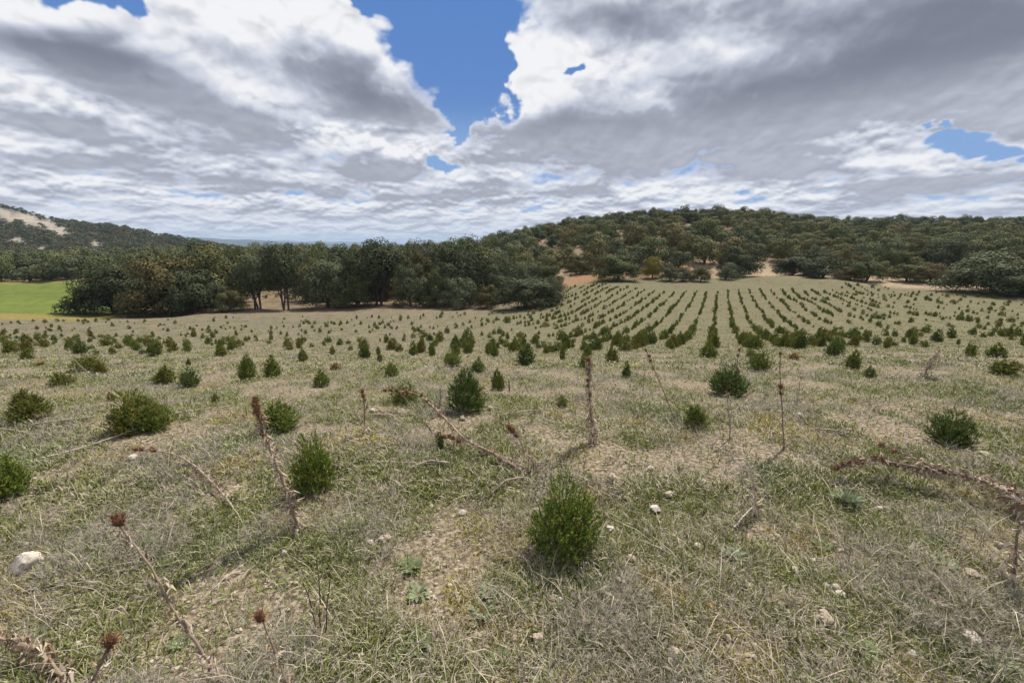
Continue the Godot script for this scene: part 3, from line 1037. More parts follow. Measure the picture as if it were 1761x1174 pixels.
func make_junipers() -> void:
	rng.seed = 404
	for i in 4:
		jun_near.append(juniper(900, 30000, 0.036, 0.0120, [1.2, 1.1, 0.9, 1.05][i], [0.62, 0.6, 1.0, 0.75][i]))
	for i in 5:
		jun_mid.append(juniper(420, 8400, 0.058, 0.021, [0.95, 1.2, 0.85, 1.05, 1.0][i], [1.0, 0.4, 1.0, 0.7, 0.8][i]))
	for i in 5:
		jun_far.append(juniper(220, 2000, 0.095, 0.040, [0.95, 1.2, 0.9, 1.05, 1.0][i], [0.9, 0.4, 1.0, 0.7, 0.6][i]))
	for k in JTINT:
		jun_tints[k] = paint(0.7, 0.16, JTINT[k])
	var n := 0
	for e in NEAR_JUNIPERS:
		# its skirt meets the grass at that row; the stem stands behind
		var p := on_ground(e[0], e[1])
		var w := metres(e[3], p)
		p += Vector3(p.x, 0, p.z).normalized() * w * 0.42
		p.y = ground_y(p.x, p.z)
		var high := at_forward(e[0], float(e[1]) - float(e[2]), -p.z).y - p.y
		var kit: Array = jun_near[n % 4] if float(e[2]) > 46.0 else jun_mid[n % 5]
		plant_juniper(kit, p, high, w * 1.04, e[4], e[5], "young junipers planted near the path")
		n += 1
	var tone := {"green": "fresh green", "deep": "dark green", "olive": "olive", "bronze": "bronze", "grey": "greyish", "bright": "bright green", "dead": "brown"}
	for e in MORE_JUNIPERS:
		var p := on_ground(e[0], e[1])
		var dead: bool = e[4] == "dead"
		plant_juniper(jun_mid[n % 5], p, metres(e[2], p), metres(e[3], p), e[4], "withered brown juniper seedling among green ones" if dead else tone[e[4]] + " small juniper where the planted rows begin", "withered juniper seedlings" if dead else tone[e[4]] + " junipers where the rows begin")
		n += 1
	# the rows: straight lines a little over a metre apart that run away towards the hill
	var along := Vector2(sin(0.425), cos(0.425))
	var beside := Vector2(cos(0.425), -sin(0.425))
	var found := []
	for i in range(-90, 90):
		for j in range(-100, 160):
			var q := beside * (i * 1.02 + rng.randf_range(-0.07, 0.07)) + along * ((j + 0.37 * (i % 3)) * 0.62 + rng.randf_range(-0.2, 0.2))
			var keep := rng.randf()
			var size := rng.randf()
			var shade := rng.randf()
			var f := q.y
			if f < 11.2:
				continue
			var u := q.x / f
			if absf(u) > 1.25:
				continue
			var edge := edge_at(u)
			if f > edge - (2.5 if u < 0.1 else 5.5):
				continue
			if u > 0.12 and u < 0.72 and f > 47.0 + 7.0 * smoothstep(0.35, 0.15, u) + rng.randf() * 2.0:
				continue
			var thin := lerpf(0.33, 0.80, smoothstep(-0.1, 0.2, u)) - 0.42 * smoothstep(0.62, 0.95, u) + patch_grey.get_noise_2d(q.x * 0.4, f * 0.4) * 0.55
			if f > edge - 9.0 and u < 0.1:
				thin *= 0.55
			if keep > thin:
				continue
			var p := Vector3(q.x, 0, -f)
			p.y = ground_y(p.x, p.z)
			var high := lerpf(0.20, 0.16, smoothstep(14.0, 30.0, f)) + lerpf(0.34, 0.22, smoothstep(14.0, 30.0, f)) * pow(size, 1.4)
			if u < -0.2:
				high *= 0.88
			var tint := "green" if shade < 0.28 else "deep" if shade < 0.56 else "olive" if shade < 0.84 else "bronze"
			found.append([high / f, p, high, high * rng.randf_range(0.75, 1.2), tint])
	found.sort_custom(func(a, b): return a[0] > b[0])
	var rest := []
	for i in 5:
		rest.append(PackedFloat32Array())
	var words := {"green": "small green juniper in the planted rows", "deep": "small dark green juniper in the planted rows", "olive": "small olive green juniper in the planted rows", "bronze": "small bronze tinged juniper in the planted rows"}
	for i in found.size():
		var e: Array = found[i]
		if i < 300 - n:
			plant_juniper(jun_mid[i % 5] if i < 40 else jun_far[i % 5], e[1], e[2], e[3], e[4], words[e[4]], e[4] + " junipers in the rows")
		else:
			put(rest[i % 5], Basis(Vector3.UP, i * 1.7).scaled(Vector3(e[3], e[2], e[3])), e[1], JTINT[e[4]])
	for k in 5:
		scatter("sapling_rows", "rows of small junipers running away across the field", "junipers", jun_far[k][1], paint(0.7, 0.2), rest[k])


# ---------------------------------------------------------------- grass and weeds: every blade stands where it grows

var clear := []            # stones that no blade grows through: x, z, radius

func near_stone(x: float, z: float) -> bool:
	for c in clear:
		var dx: float = x - c.x
		var dz: float = z - c.y
		if dx * dx + dz * dz < c.z * c.z:
			return true
	return false

func stuff(called: String, label: String, category: String, s: Shape, mat: Material) -> void:
	var o := part(numbered(called), s.mesh(), mat, self)
	o.set_meta("kind", "stuff")
	tag(o, label, category)

func straw_tuft(s: Shape, p: Vector3, count: int, rad: float, h0: float, h1: float, width: float, lean: float, c: Color) -> void:
	for i in count:
		var a := rng.randf() * TAU
		var r := rng.randf() * rad
		var q := p + Vector3(cos(a) * r, -0.004, sin(a) * r)
		var h := lerpf(h0, h1, rng.randf())
		var b := rng.randf() * TAU
		var l := lean * (0.25 + 0.75 * rng.randf())
		var sl := sin(l)
		var d := Vector3(cos(b) * sl, cos(l), sin(b) * sl)
		var side := Vector3(-sin(b), 0.2, cos(b)) * width * (0.35 + 0.4 * rng.randf())
		var mid := q + d * h * 0.5
		var tip := mid + Vector3(d.x * 1.25, d.y * 0.55 - 0.1, d.z * 1.25) * h * 0.5
		var k := rng.randf_range(0.72, 1.28)
		s.blade(q, mid, tip, side, Color(c.r * k, c.g * k, c.b * k))

func leaf_tuft(s: Shape, p: Vector3, count: int, rad: float, h0: float, h1: float, width: float, c: Color) -> void:
	for i in count:
		var a := rng.randf() * TAU
		var r := rng.randf() * rad
		var q := p + Vector3(cos(a) * r, -0.003, sin(a) * r)
		var h := lerpf(h0, h1, rng.randf())
		var b := a + rng.randf_range(-0.8, 0.8)
		var l := 0.25 + 1.1 * rng.randf()
		var d := Vector3(cos(b) * sin(l), cos(l), sin(b) * sin(l))
		var side := Vector3(-sin(b), rng.randf_range(-0.4, 0.4), cos(b)) * width * (0.35 + 0.4 * rng.randf())
		var k := rng.randf_range(0.7, 1.3)
		s.tri(q - side * 0.4, q + d * h + side, q + d * h * 0.9 - side, Color(c.r * k, c.g * k, c.b * k))

func weed_tuft(s: Shape, p: Vector3, count: int, height: float, thick: float, c: Color) -> void:
	for i in count:
		var a := rng.randf() * TAU
		var d := Vector3(cos(a) * 0.7, 1.0, sin(a) * 0.7) + any_way() * 0.4
		var h := height * rng.randf_range(0.4, 1.0)
		var q := p + Vector3(cos(a), 0, sin(a)) * 0.01
		var k := rng.randf_range(0.75, 1.2)
		var kc := Color(c.r * k, c.g * k, c.b * k)
		var w := Vector3(-sin(a), 0, cos(a)) * thick
		var m := q + d.normalized() * h * 0.55
		s.tri(q - w, m, q + w, kc)
		for j in 3:
			var t := m + (d.normalized() + any_way() * 0.8).normalized() * h * rng.randf_range(0.2, 0.5)
			s.tri(m - w, t, m + w, kc)

func make_grass() -> void:
	rng.seed = 505
	var dry := paint(0.85, 0.10)
	var wet := paint(0.7, 0.25)
	# reaches: from, to, tufts, blade width, tuft radius
	var reach := [[0.85, 2.6, 36000, 0.0021, 0.030], [2.6, 7.0, 34000, 0.0036, 0.045], [7.0, 20.0, 24000, 0.0085, 0.10], [20.0, 66.0, 13000, 0.022, 0.30]]
	var names := ["round the big headed dead thistles", "between the nearest junipers", "further down the slope", "in the hollow of the field"]
	for z in reach.size():
		var e: Array = reach[z]
		var straw := Shape.new()
		var green := Shape.new()
		var weeds := Shape.new()
		var ratio: float = log(float(e[1]) / float(e[0]))
		var wide: float = e[3]
		var rad: float = e[4]
		for i in int(e[2]):
			var f: float = float(e[0]) * exp(rng.randf() * ratio)
			var x := rng.randf_range(-1.34, 1.34) * maxf(f, 1.1)
			if f > edge_at(x / f) - 1.0:
				continue
			if z < 2 and near_stone(x, -f):
				continue
			var g := patch_green.get_noise_2d(x, -f)
			var w := patch_bare.get_noise_2d(x, -f)
			var y := patch_grey.get_noise_2d(x, -f)
			if rng.randf() < smoothstep(0.02, 0.32, w) * 0.86:
				continue
			var p := Vector3(x, ground_y(x, -f), -f)
			var hollow := 0.3 * smoothstep(8.0, 20.0, f) * smoothstep(-0.25, 0.2, x / f)
			var leafy := 0.40 + 0.5 * smoothstep(-0.08, 0.30, g) + hollow
			var roll := rng.randf()
			if roll < leafy:
				var moss := smoothstep(0.10, 0.36, -g)
				var c := Color(0.175, 0.200, 0.062).lerp(Color(0.270, 0.235, 0.062), moss)
				c = c.lerp(Color(0.150, 0.190, 0.082), smoothstep(0.0, 0.3, y) * 0.7)
				c = c.lerp(Color(0.215, 0.21, 0.105), hollow * 1.6)
				leaf_tuft(green, p, 9, rad, 0.014, 0.052, wide * 2.3, c * rng.randf_range(0.75, 1.25))
				if rng.randf() < 0.5:
					straw_tuft(straw, p, 2, rad, 0.04, 0.13, wide, 1.5, Color(0.40, 0.36, 0.285))
			elif roll < leafy + 0.10 + 0.34 * smoothstep(-0.1, 0.3, y):
				weed_tuft(weeds, p, 3, 0.11, wide * 0.42, Color(0.32, 0.285, 0.245) * rng.randf_range(0.8, 1.2))
				straw_tuft(straw, p, 2, rad, 0.03, 0.10, wide, 1.5, Color(0.33, 0.30, 0.25))
			else:
				var c := Color(0.365, 0.325, 0.252).lerp(Color(0.33, 0.30, 0.258), smoothstep(-0.2, 0.25, y))
				if rng.randf() < 0.36:
					c = Color(0.245, 0.19, 0.145)
				straw_tuft(straw, p, 6, rad, 0.02, 0.085, wide, 1.5, c)
			if z < 2 and rng.randf() < 0.0035 + 0.012 * smoothstep(0.1, 0.4, y):
				weed_tuft(weeds, p, 22, rng.randf_range(0.10, 0.24), 0.0011, Color(0.33, 0.29, 0.245))
			if z < 2 and rng.randf() < 0.022:
				straw_tuft(straw, p, 1, 0.01, 0.14, 0.38, 0.0022, 1.45, Color(0.43, 0.38, 0.30))
		stuff("dry_grass", "short dry straw coloured grass " + names[z], "grass", straw, dry)
		stuff("green_grass", "low green herbs and turf " + names[z], "grass", green, wet)
		stuff("dead_weeds", "thin grey forking dead weeds " + names[z], "weeds", weeds, dry)


# ---------------------------------------------------------------- stones

func stone_mesh(seed_: int, rings: int, rough: float) -> ArrayMesh:
	var n := FastNoiseLite.new()
	n.seed = seed_; n.frequency = 0.75; n.fractal_octaves = 4; n.fractal_gain = 0.6
	var s := Shape.new()
	var m := rings * 2
	for i in rings + 1:
		var a := PI * i / rings
		for j in m:
			var b := TAU * j / m
			var d := Vector3(sin(a) * cos(b), cos(a), sin(a) * sin(b))
			var k := 1.0 + n.get_noise_3d(d.x * 1.6, d.y * 1.6, d.z * 1.6) * rough * 1.6
			# a few broken faces
			for c in 4:
				var w := Vector3(sin(seed_ * 3.1 + c * 2.4), cos(seed_ * 1.7 + c * 4.1) * 0.7 + 0.2, sin(seed_ * 5.3 + c * 1.3)).normalized()
				var t := d.dot(w)
				if t > 0.72:
					k = minf(k, 0.74 / t)
			s.v.append(d * k)
			s.c.append(Color(1, 1, 1))
	for i in rings:
		for j in m:
			var p := i * m + j
			var q := i * m + (j + 1) % m
			s.n.append(p); s.n.append(q); s.n.append(q + m)
			s.n.append(p); s.n.append(q + m); s.n.append(p + m)
	return s.mesh(rings > 9)

func stone_mat(c: Color) -> StandardMaterial3D:
	var m := StandardMaterial3D.new()
	m.albedo_color = c.linear_to_srgb()
	m.roughness = 0.9
	m.albedo_texture = grain_texture(int(c.r * 900), 0.02, Color(0.66, 0.62, 0.57), Color(1, 1, 1), 256)
	m.uv1_triplanar = true
	m.uv1_scale = Vector3(0.6, 0.6, 0.6)
	return m

const STONES := [[660, 931, 19, 11], [636, 934, 9, 6], [796, 884, 11, 7], [742, 873, 8, 6], [1048, 912, 13, 8], [1086, 963, 13, 9], [847, 974, 9, 7], [952, 1031, 13, 9], [964, 1034, 9, 7], [820, 1099, 14, 11], [924, 1102, 17, 13], [884, 1102, 12, 9], [621, 1135, 14, 10], [1066, 1064, 11, 8], [737, 1120, 10, 8], [553, 1111, 11, 8], [1006, 972, 8, 6], [1513, 876, 9, 6], [1556, 896, 8, 6], [1367, 982, 10, 8], [1438, 1013, 12, 9], [1483, 1014, 11, 8], [1445, 1025, 13, 9], [1421, 1010, 9, 7], [1419, 1068, 22, 16], [1160, 1128, 17, 14], [1252, 1100, 10, 8], [1199, 942, 10, 8], [1335, 923, 9, 7], [1398, 965, 9, 6], [1671, 988, 20, 9], [1149, 853, 14, 8], [1119, 808, 9, 7], [1128, 878, 14, 8], [1329, 745, 8, 5], [1460, 741, 8, 5], [1376, 715, 8, 5], [1693, 782, 13, 6], [1597, 812, 12, 5], [1624, 1046, 15, 8], [1750, 1064, 14, 12], [1670, 1100, 22, 13], [1052, 828, 17, 14], [843, 704, 9, 6], [640, 708, 9, 6], [795, 722, 9, 7], [228, 790, 12, 8], [1066, 1000, 9, 7], [1076, 859, 9, 6], [390, 995, 9, 6], [488, 952, 8, 6], [1570, 1128, 13, 9], [1290, 1010, 9, 6], [1720, 940, 12, 8], [1140, 955, 8, 6], [1210, 830, 8, 5], [1530, 1155, 12, 9], [1020, 1090, 10, 7]]

func make_stones() -> void:
	rng.seed = 606
	var kit := []
	for i in 8:
		kit.append(stone_mesh(i + 1, 8, 0.35))
	var chalk := stone_mat(Color(0.64, 0.61, 0.56))
	var buff := stone_mat(Color(0.50, 0.44, 0.355))
	var p := on_ground(48, 976)
	var o := part(numbered("white_rock"), stone_mesh(31, 16, 0.30), chalk, self)
	tag(o, "large white limestone rock half sunk in the dry grass", "rock")
	o.scale = Vector3(metres(24, p), metres(15, p), metres(18, p))
	o.position = p + Vector3(0, o.scale.y * 0.6, 0)
	o.rotation = Vector3(0.05, 0.4, 0.2)
	clear.append(Vector3(p.x, p.z, o.scale.x * 1.25))
	var yellow := stone_mat(Color(0.58, 0.44, 0.17))
	p = on_ground(1220, 1043)
	o = part(numbered("stone"), kit[2], yellow, self)
	tag(o, "small ochre yellow stone among grey ones", "stone")
	o.scale = Vector3(metres(7, p), metres(5, p), metres(6, p))
	o.position = p + Vector3(0, o.scale.y * 0.4, 0)
	for e in STONES:
		p = on_ground(e[0], e[1])
		var white := rng.randf() < 0.55
		o = part(numbered("stone"), kit[rng.randi_range(0, 7)], chalk if white else buff, self)
		tag(o, "whitish limestone stone lying in the grass" if white else "buff limestone stone lying in the grass", "stone", "whitish stones in the grass" if white else "buff stones in the grass")
		o.scale = Vector3(metres(float(e[2]) * 0.63, p), metres(float(e[3]) * 0.66, p), metres(float(e[2]) * 0.58, p))
		o.position = p + Vector3(0, o.scale.y * 0.7, 0)
		clear.append(Vector3(p.x, p.z, o.scale.x * 1.5))
		o.rotation = Vector3(rng.randf_range(-0.3, 0.3), rng.randf() * TAU, rng.randf_range(-0.3, 0.3))
	var xf := PackedFloat32Array()
	for i in 16000:
		var f := 0.9 * exp(rng.randf() * log(11.0))
		var x := rng.randf_range(-1.3, 1.3) * f
		if rng.randf() > smoothstep(0.0, 0.35, patch_bare.get_noise_2d(x, -f)) + 0.05:
			continue
		var s := 0.003 + 0.010 * pow(rng.randf(), 3.0)
		var k := rng.randf_range(0.75, 1.05)
		put(xf, Basis.from_euler(Vector3(rng.randf() * 6, rng.randf() * 6, 0)).scaled(Vector3(s * 1.2, s * 0.8, s)), Vector3(x, ground_y(x, -f) + s * 0.3, -f), Color(0.40 * k, 0.345 * k, 0.275 * k))
	scatter("gravel", "loose pale gravel crumbs on the bare soil", "gravel", stone_mesh(3, 4, 0.3), paint(0.95), xf)

# ---------------------------------------------------------------- dead thistles and lying stems

var head_kit := []
var stalk_mat: StandardMaterial3D
var head_mat: StandardMaterial3D

func thistle_head(seed_: int) -> Array:
	# a dry flower head of radius one, opening along +y: a cup of spiny bracts, and the ragged brush in it
	rng.seed = seed_
	var s := Shape.new()
	var brown := Color(0.125, 0.068, 0.042)
	var cup := []
	var radii := []
	for i in 6:
		var t := i / 5.0
		cup.append(Vector3(0, -0.75 + t * 1.05, 0))
		radii.append([0.14, 0.40, 0.52, 0.54, 0.50, 0.40][i])
	s.tube(cup, radii, 9, brown)
	for i in 120:
		var t := pow(rng.randf(), 0.8)
		var a := i * 2.39996
		var y := -0.7 + t * 1.05
		var r: float = lerpf(0.36, 0.48, t) if t > 0.25 else lerpf(0.15, 0.36, t * 4.0)
		var out := Vector3(cos(a), lerpf(-0.5, 1.3, t), sin(a)).normalized()
		var p := Vector3(cos(a) * r, y, sin(a) * r)
		var side := Vector3(-sin(a), 0, cos(a)) * rng.randf_range(0.05, 0.12)
		var tip := p + out * rng.randf_range(0.4, 1.0) + any_way() * 0.16
		s.tri(p - side, tip, p + side, spread(Color(0.21, 0.115, 0.065) if rng.randf() < 0.7 else Color(0.36, 0.24, 0.15), 0.35))
	var b := Shape.new()
	for i in 70:
		var a := rng.randf() * TAU
		var r := sqrt(rng.randf()) * 0.42
		var p := Vector3(cos(a) * r, 0.22, sin(a) * r)
		var tip := p + Vector3(cos(a) * r * 1.3, rng.randf_range(0.3, 0.85), sin(a) * r * 1.3) + any_way() * 0.18
		b.tri(p + Vector3(0.04, 0, 0), tip, p - Vector3(0.04, 0, 0.02), spread(Color(0.30, 0.175, 0.095), 0.35))
	return [s.mesh(), b.mesh()]

func dead_stalk(called: String, label: String, pts: Array, thick: float, heads: Array, tatters: int, tatter: float, c: Color, group := "") -> void:
	# pts: along the stalk, foot first; heads: [share of the way, radius, lean]
	var at: Vector3 = pts[0]
	var t := thing(called, label, "thistle" if heads.size() > 0 else "dry stalk", at, group)
	var curve := Curve3D.new()
	for i in pts.size():
		var a: Vector3 = pts[maxi(i - 1, 0)]
		var b: Vector3 = pts[mini(i + 1, pts.size() - 1)]
		curve.add_point((pts[i] as Vector3) - at, -(b - a) / 6.0, (b - a) / 6.0)
	var l := curve.get_baked_length()
	var line := []
	var steps := maxi(int(l / 0.03), 7)
	for i in steps + 1:
		line.append(curve.sample_baked(l * i / steps) + (any_way() * thick * 0.4 if i > 0 else Vector3.ZERO))
	var s := Shape.new()
	var rad := taper(thick * 1.1, thick * 0.6, line.size())
	for i in rad.size():
		rad[i] = float(rad[i]) * rng.randf_range(0.85, 1.25)
	s.tube(line, rad, 6, c if c.r < 0.12 else c.lerp(Color(0.30, 0.265, 0.225), 0.4))
	part("stem", s.mesh(true), stalk_mat, t)
	if tatters > 0:
		s = Shape.new()
		for i in tatters * 3:
			var k := rng.randf()
			var p := curve.sample_baked(l * k)
			var q := curve.sample_baked(minf(l * k + 0.02, l))
			var fwd := (q - p).normalized() if q.distance_to(p) > 0.001 else Vector3.UP
			var out := (any_way() - fwd * 0.2).normalized()
			var len_ := tatter * rng.randf_range(0.4, 1.4) * (1.15 - 0.5 * k)
			var side := out.cross(fwd).normalized() * len_ * rng.randf_range(0.04, 0.13)
			var mid := p + (out * 0.7 + fwd * 0.55).normalized() * len_ * 0.55
			var tip := mid + (out * 0.7 - Vector3(0, rng.randf_range(0.0, 1.1), 0) + any_way() * 0.5).normalized() * len_ * 0.55
			var kc := spread(Color(0.40, 0.335, 0.265) if rng.randf() < 0.6 else Color(0.25, 0.175, 0.12), 0.25)
			s.tri(p, mid + side, mid - side, kc)
			s.tri(mid + side, tip, mid - side, kc)
			s.tri(mid, mid + side * 2.2 + out * len_ * 0.15, mid + fwd * len_ * 0.12, kc)
		part("dried_leaves", s.mesh(), stalk_mat, t)
	for h in heads:
		var k: float = h[0]
		var p := curve.sample_baked(l * minf(k, 1.0))
		var q := curve.sample_baked(l * minf(k, 1.0) - 0.02)
		var up := ((p - q).normalized() + any_way() * float(h[2])).normalized()
		var kind_ := rng.randi_range(0, 2)
		var o := part("flower_head", head_kit[kind_][0], head_mat, t)
		part("bristles", head_kit[kind_][1], head_mat, o)
		var size := float(h[1]) * (1.3 if heads.size() > 1 else 1.0)
		var x := up.cross(Vector3(0.21, 0.1, 0.97)).normalized()
		o.basis = Basis(x, up, x.cross(up)).scaled(Vector3.ONE * size)
		o.position = p + up * size * 0.75

func standing(foot: Array, top: Array, lean := 0.0, bow := 0.02) -> Array:
	var a := on_ground(foot[0], foot[1])
	var b := at_forward(top[0], top[1], -a.z + lean)
	var out := [a - Vector3(0, 0.02, 0)]
	for i in 3:
		out.append(a.lerp(b, (i + 1) / 4.0) + any_way() * bow)
	out.append(b)
	return out

func hook() -> Array:
	var a := on_ground(1303, 888)
	var out := [a - Vector3(0, 0.02, 0)]
	for e in [[1299, 855], [1295, 822], [1287, 796], [1276, 787], [1262, 790]]:
		out.append(at_forward(e[0], e[1], -a.z))
	return out

func lying(list: Array) -> Array:
	# columns, rows and heights above the soil
	var out := []
	for e in list:
		out.append(on_ground(e[0], e[1]) + Vector3(0, e[2], 0))
	return out

func make_stalks() -> void:
	for i in 3:
		head_kit.append(thistle_head(70 + i))
	rng.seed = 707
	stalk_mat = paint(0.9, 0.08)
	head_mat = paint(0.9, 0.05)
	var brown := Color(0.21, 0.145, 0.10)
	var grey := Color(0.37, 0.315, 0.26)
	var pale := Color(0.52, 0.47, 0.40)
	dead_stalk("dead_thistle", "tall dead thistle with bristly stem and clustered brown heads before a juniper", standing([512, 916], [440, 692], 0.0, 0.012), 0.0075, [[1.0, 0.017, 0.3], [0.97, 0.016, 0.9], [0.93, 0.017, 0.9], [0.89, 0.016, 1.0], [0.85, 0.015, 1.0], [0.80, 0.014, 1.0], [0.99, 0.017, 1.1], [0.95, 0.017, 1.2], [0.91, 0.016, 1.2]], 130, 0.060, Color(0.27, 0.20, 0.15))
	dead_stalk("dead_thistle", "leaning dead thistle with one big brown head over dry grass", standing([398, 1185], [206, 905], 0.10, 0.012), 0.0065, [[1.0, 0.033, 0.35]], 60, 0.06, Color(0.22, 0.16, 0.115))
	dead_stalk("dead_thistle", "dead thistle with one dark spiny head and a white tuft", standing([500, 1190], [452, 1068], 0.03, 0.006), 0.0050, [[1.0, 0.028, 0.2]], 22, 0.045, Color(0.20, 0.15, 0.11))
	dead_stalk("dead_thistle", "dead thistle with an orange brown open head", standing([138, 1215], [184, 1112], 0.04, 0.006), 0.0050, [[1.0, 0.030, 0.15]], 26, 0.055, Color(0.20, 0.15, 0.11))
	dead_stalk("dead_thistle", "ragged pale dead thistle lying beside the orange brown one", lying([[115, 1182, 0.02], [80, 1150, 0.07], [40, 1135, 0.09], [-10, 1130, 0.10]]), 0.006, [[0.9, 0.016, 0.9], [0.6, 0.016, 0.9]], 80, 0.06, brown)
	dead_stalk("dead_thistle", "upright bristly dead thistle with small heads all along its top", standing([1020, 764], [1012, 622], 0.0, 0.012), 0.0085, [[1.0, 0.020, 0.3], [0.95, 0.019, 0.9], [0.90, 0.019, 1.0], [0.84, 0.018, 1.0], [0.76, 0.018, 1.1], [0.70, 0.017, 1.1], [0.6, 0.016, 1.1]], 150, 0.065, Color(0.24, 0.18, 0.135))
	dead_stalk("dead_thistle", "short upright dead thistle with dark heads in pale grass", standing([629, 746], [623, 676], 0.0, 0.01), 0.006, [[1.0, 0.019, 0.3], [0.9, 0.018, 0.9], [0.78, 0.016, 1.0], [0.65, 0.015, 1.0]], 45, 0.05, brown)
	dead_stalk("dead_thistle", "fallen branched thistle with a row of brown heads at its tip", lying([[905, 818, 0.01], [850, 795, 0.07], [800, 782, 0.13], [765, 748, 0.16], [720, 712, 0.20], [668, 703, 0.20]]), 0.0085, [[1.0, 0.022, 0.5], [0.97, 0.021, 1.0], [0.94, 0.02, 1.0], [0.91, 0.02, 1.1], [0.88, 0.02, 1.1], [0.84, 0.019, 1.1], [0.78, 0.018, 1.1], [0.7, 0.017, 1.1]], 120, 0.055, Color(0.30, 0.21, 0.155))
	dead_stalk("dead_thistle", "side branch with brown heads resting on the fallen thistle", lying([[895, 806, 0.02], [840, 793, 0.08], [800, 782, 0.09], [768, 772, 0.10]]), 0.005, [[1.0, 0.020, 0.5], [0.94, 0.019, 1.0], [0.88, 0.019, 1.0], [0.8, 0.018, 1.1]], 40, 0.05, Color(0.32, 0.22, 0.16))
	dead_stalk("dead_thistle", "leaning dead thistle with a dark head above a grey twig heap", standing([926, 812], [880, 738], 0.05, 0.01), 0.007, [[1.0, 0.024, 0.3], [0.93, 0.020, 0.9], [0.82, 0.017, 1.0]], 60, 0.05, Color(0.30, 0.22, 0.165))
	dead_stalk("dead_thistle", "thin fallen thistle pointing away from the bristly one", lying([[402, 876, 0.01], [370, 845, 0.05], [325, 812, 0.09], [285, 800, 0.11], [242, 796, 0.11]]), 0.006, [[1.0, 0.018, 0.5], [0.95, 0.017, 1.0], [0.9, 0.017, 1.0], [0.84, 0.016, 1.0]], 70, 0.045, Color(0.36, 0.29, 0.225))
	dead_stalk("dead_thistle", "thin upright stalk with one red brown head halfway up", standing([1350, 772], [1342, 610], 0.0, 0.012), 0.0055, [[1.0, 0.013, 0.3], [0.66, 0.020, 0.5], [0.60, 0.016, 0.9]], 40, 0.04, Color(0.22, 0.15, 0.12))
	dead_stalk("dry_stalk", "thin dry stalk with a flat top in front of a dark juniper", standing([1256, 754], [1250, 672], 0.0, 0.008), 0.0055, [], 14, 0.05, Color(0.27, 0.23, 0.19))
	dead_stalk("dead_thistle", "forked dead thistle leaning with small dark heads", standing([1162, 722], [1112, 604], 0.0, 0.015), 0.006, [[1.0, 0.014, 0.4], [0.93, 0.014, 1.1], [0.86, 0.013, 1.1], [0.75, 0.012, 1.1]], 40, 0.05, Color(0.27, 0.21, 0.165))
	dead_stalk("dry_stalk", "thin dry stalk beside the forked dead thistle", standing([1100, 716], [1108, 640], 0.0, 0.012), 0.0045, [], 14, 0.04, Color(0.27, 0.22, 0.18))
	dead_stalk("dead_thistle", "long fallen thistle with many dark heads along it", lying([[1770, 905, 0.10], [1705, 866, 0.13], [1640, 850, 0.14], [1570, 838, 0.14], [1500, 824, 0.14], [1440, 826, 0.10]]), 0.011, [[1.0, 0.018, 0.6], [0.93, 0.018, 1.1], [0.86, 0.019, 1.1], [0.80, 0.018, 1.1], [0.72, 0.017, 1.1], [0.64, 0.016, 1.1], [0.55, 0.016, 1.1], [0.97, 0.017, 1.1], [0.90, 0.016, 1.2], [0.76, 0.017, 1.2], [0.68, 0.017, 1.2], [0.46, 0.015, 1.2]], 230, 0.075, Color(0.16, 0.105, 0.075))
	dead_stalk("dead_thistle", "upper branch of dark heads above the long fallen thistle", lying([[1620, 846, 0.12], [1580, 836, 0.17], [1540, 824, 0.20], [1512, 816, 0.22]]), 0.005, [[1.0, 0.020, 0.6], [0.8, 0.016, 1.1]], 50, 0.05, Color(0.17, 0.11, 0.08))
	dead_stalk("dry_stalk", "bleached dry stalk bent over like a hook", hook(), 0.008, [], 40, 0.045, Color(0.60, 0.55, 0.48))
	dead_stalk("dry_stalk", "bleached crumbling stalk lying at the foot of the hooked one", lying([[1262, 912, 0.02], [1285, 893, 0.05], [1310, 872, 0.06]]), 0.005, [], 10, 0.03, pale)
	dead_stalk("dry_stalk", "dark upright stalk at the thick end of the long fallen thistle", standing([1742, 1010], [1756, 900], 0.0, 0.008), 0.006, [], 50, 0.05, Color(0.15, 0.11, 0.085))
	for e in [[552, 1092, 543, 962], [560, 1090, 568, 985], [545, 1088, 520, 1000]]:
		dead_stalk("dry_stalk", "thin dark upright weed stalk of a small cluster", standing([e[0], e[1]], [e[2], e[3]], 0.0, 0.006), 0.0028, [], 10, 0.03, Color(0.10, 0.085, 0.06), "dark weed stalks in a cluster")
	dead_stalk("dry_stalk", "short broken stump close beside the cone shaped juniper", standing([755, 716], [757, 668], 0.0, 0.01), 0.010, [], 14, 0.05, Color(0.20, 0.15, 0.115))
	dead_stalk("wooden_stake", "short dark stake beside a small round juniper", standing([876, 672], [875, 654], 0.0, 0.001), 0.009, [], 0, 0.0, Color(0.10, 0.08, 0.065))
	dead_stalk("dead_thistle", "small thin thistle leaning alone in open grass", standing([917, 690], [898, 652], 0.0, 0.01), 0.004, [[1.0, 0.014, 0.3]], 8, 0.03, brown)
	dead_stalk("dry_stalk", "pale dry stem leaning through the sprawling olive juniper", standing([160, 648], [124, 616], -0.3, 0.01), 0.008, [], 6, 0.05, pale)
	dead_stalk("dead_thistle", "dead thistle rising behind the dark juniper with flat topped stalk", standing([1262, 676], [1272, 604], 0.0, 0.015), 0.006, [[1.0, 0.02, 0.4], [0.88, 0.017, 1.0]], 24, 0.05, Color(0.25, 0.18, 0.14))
	dead_stalk("dry_stalk", "pale branched dead weed beside the leaning juniper", standing([1590, 648], [1618, 600], 0.0, 0.02), 0.006, [], 50, 0.10, grey)
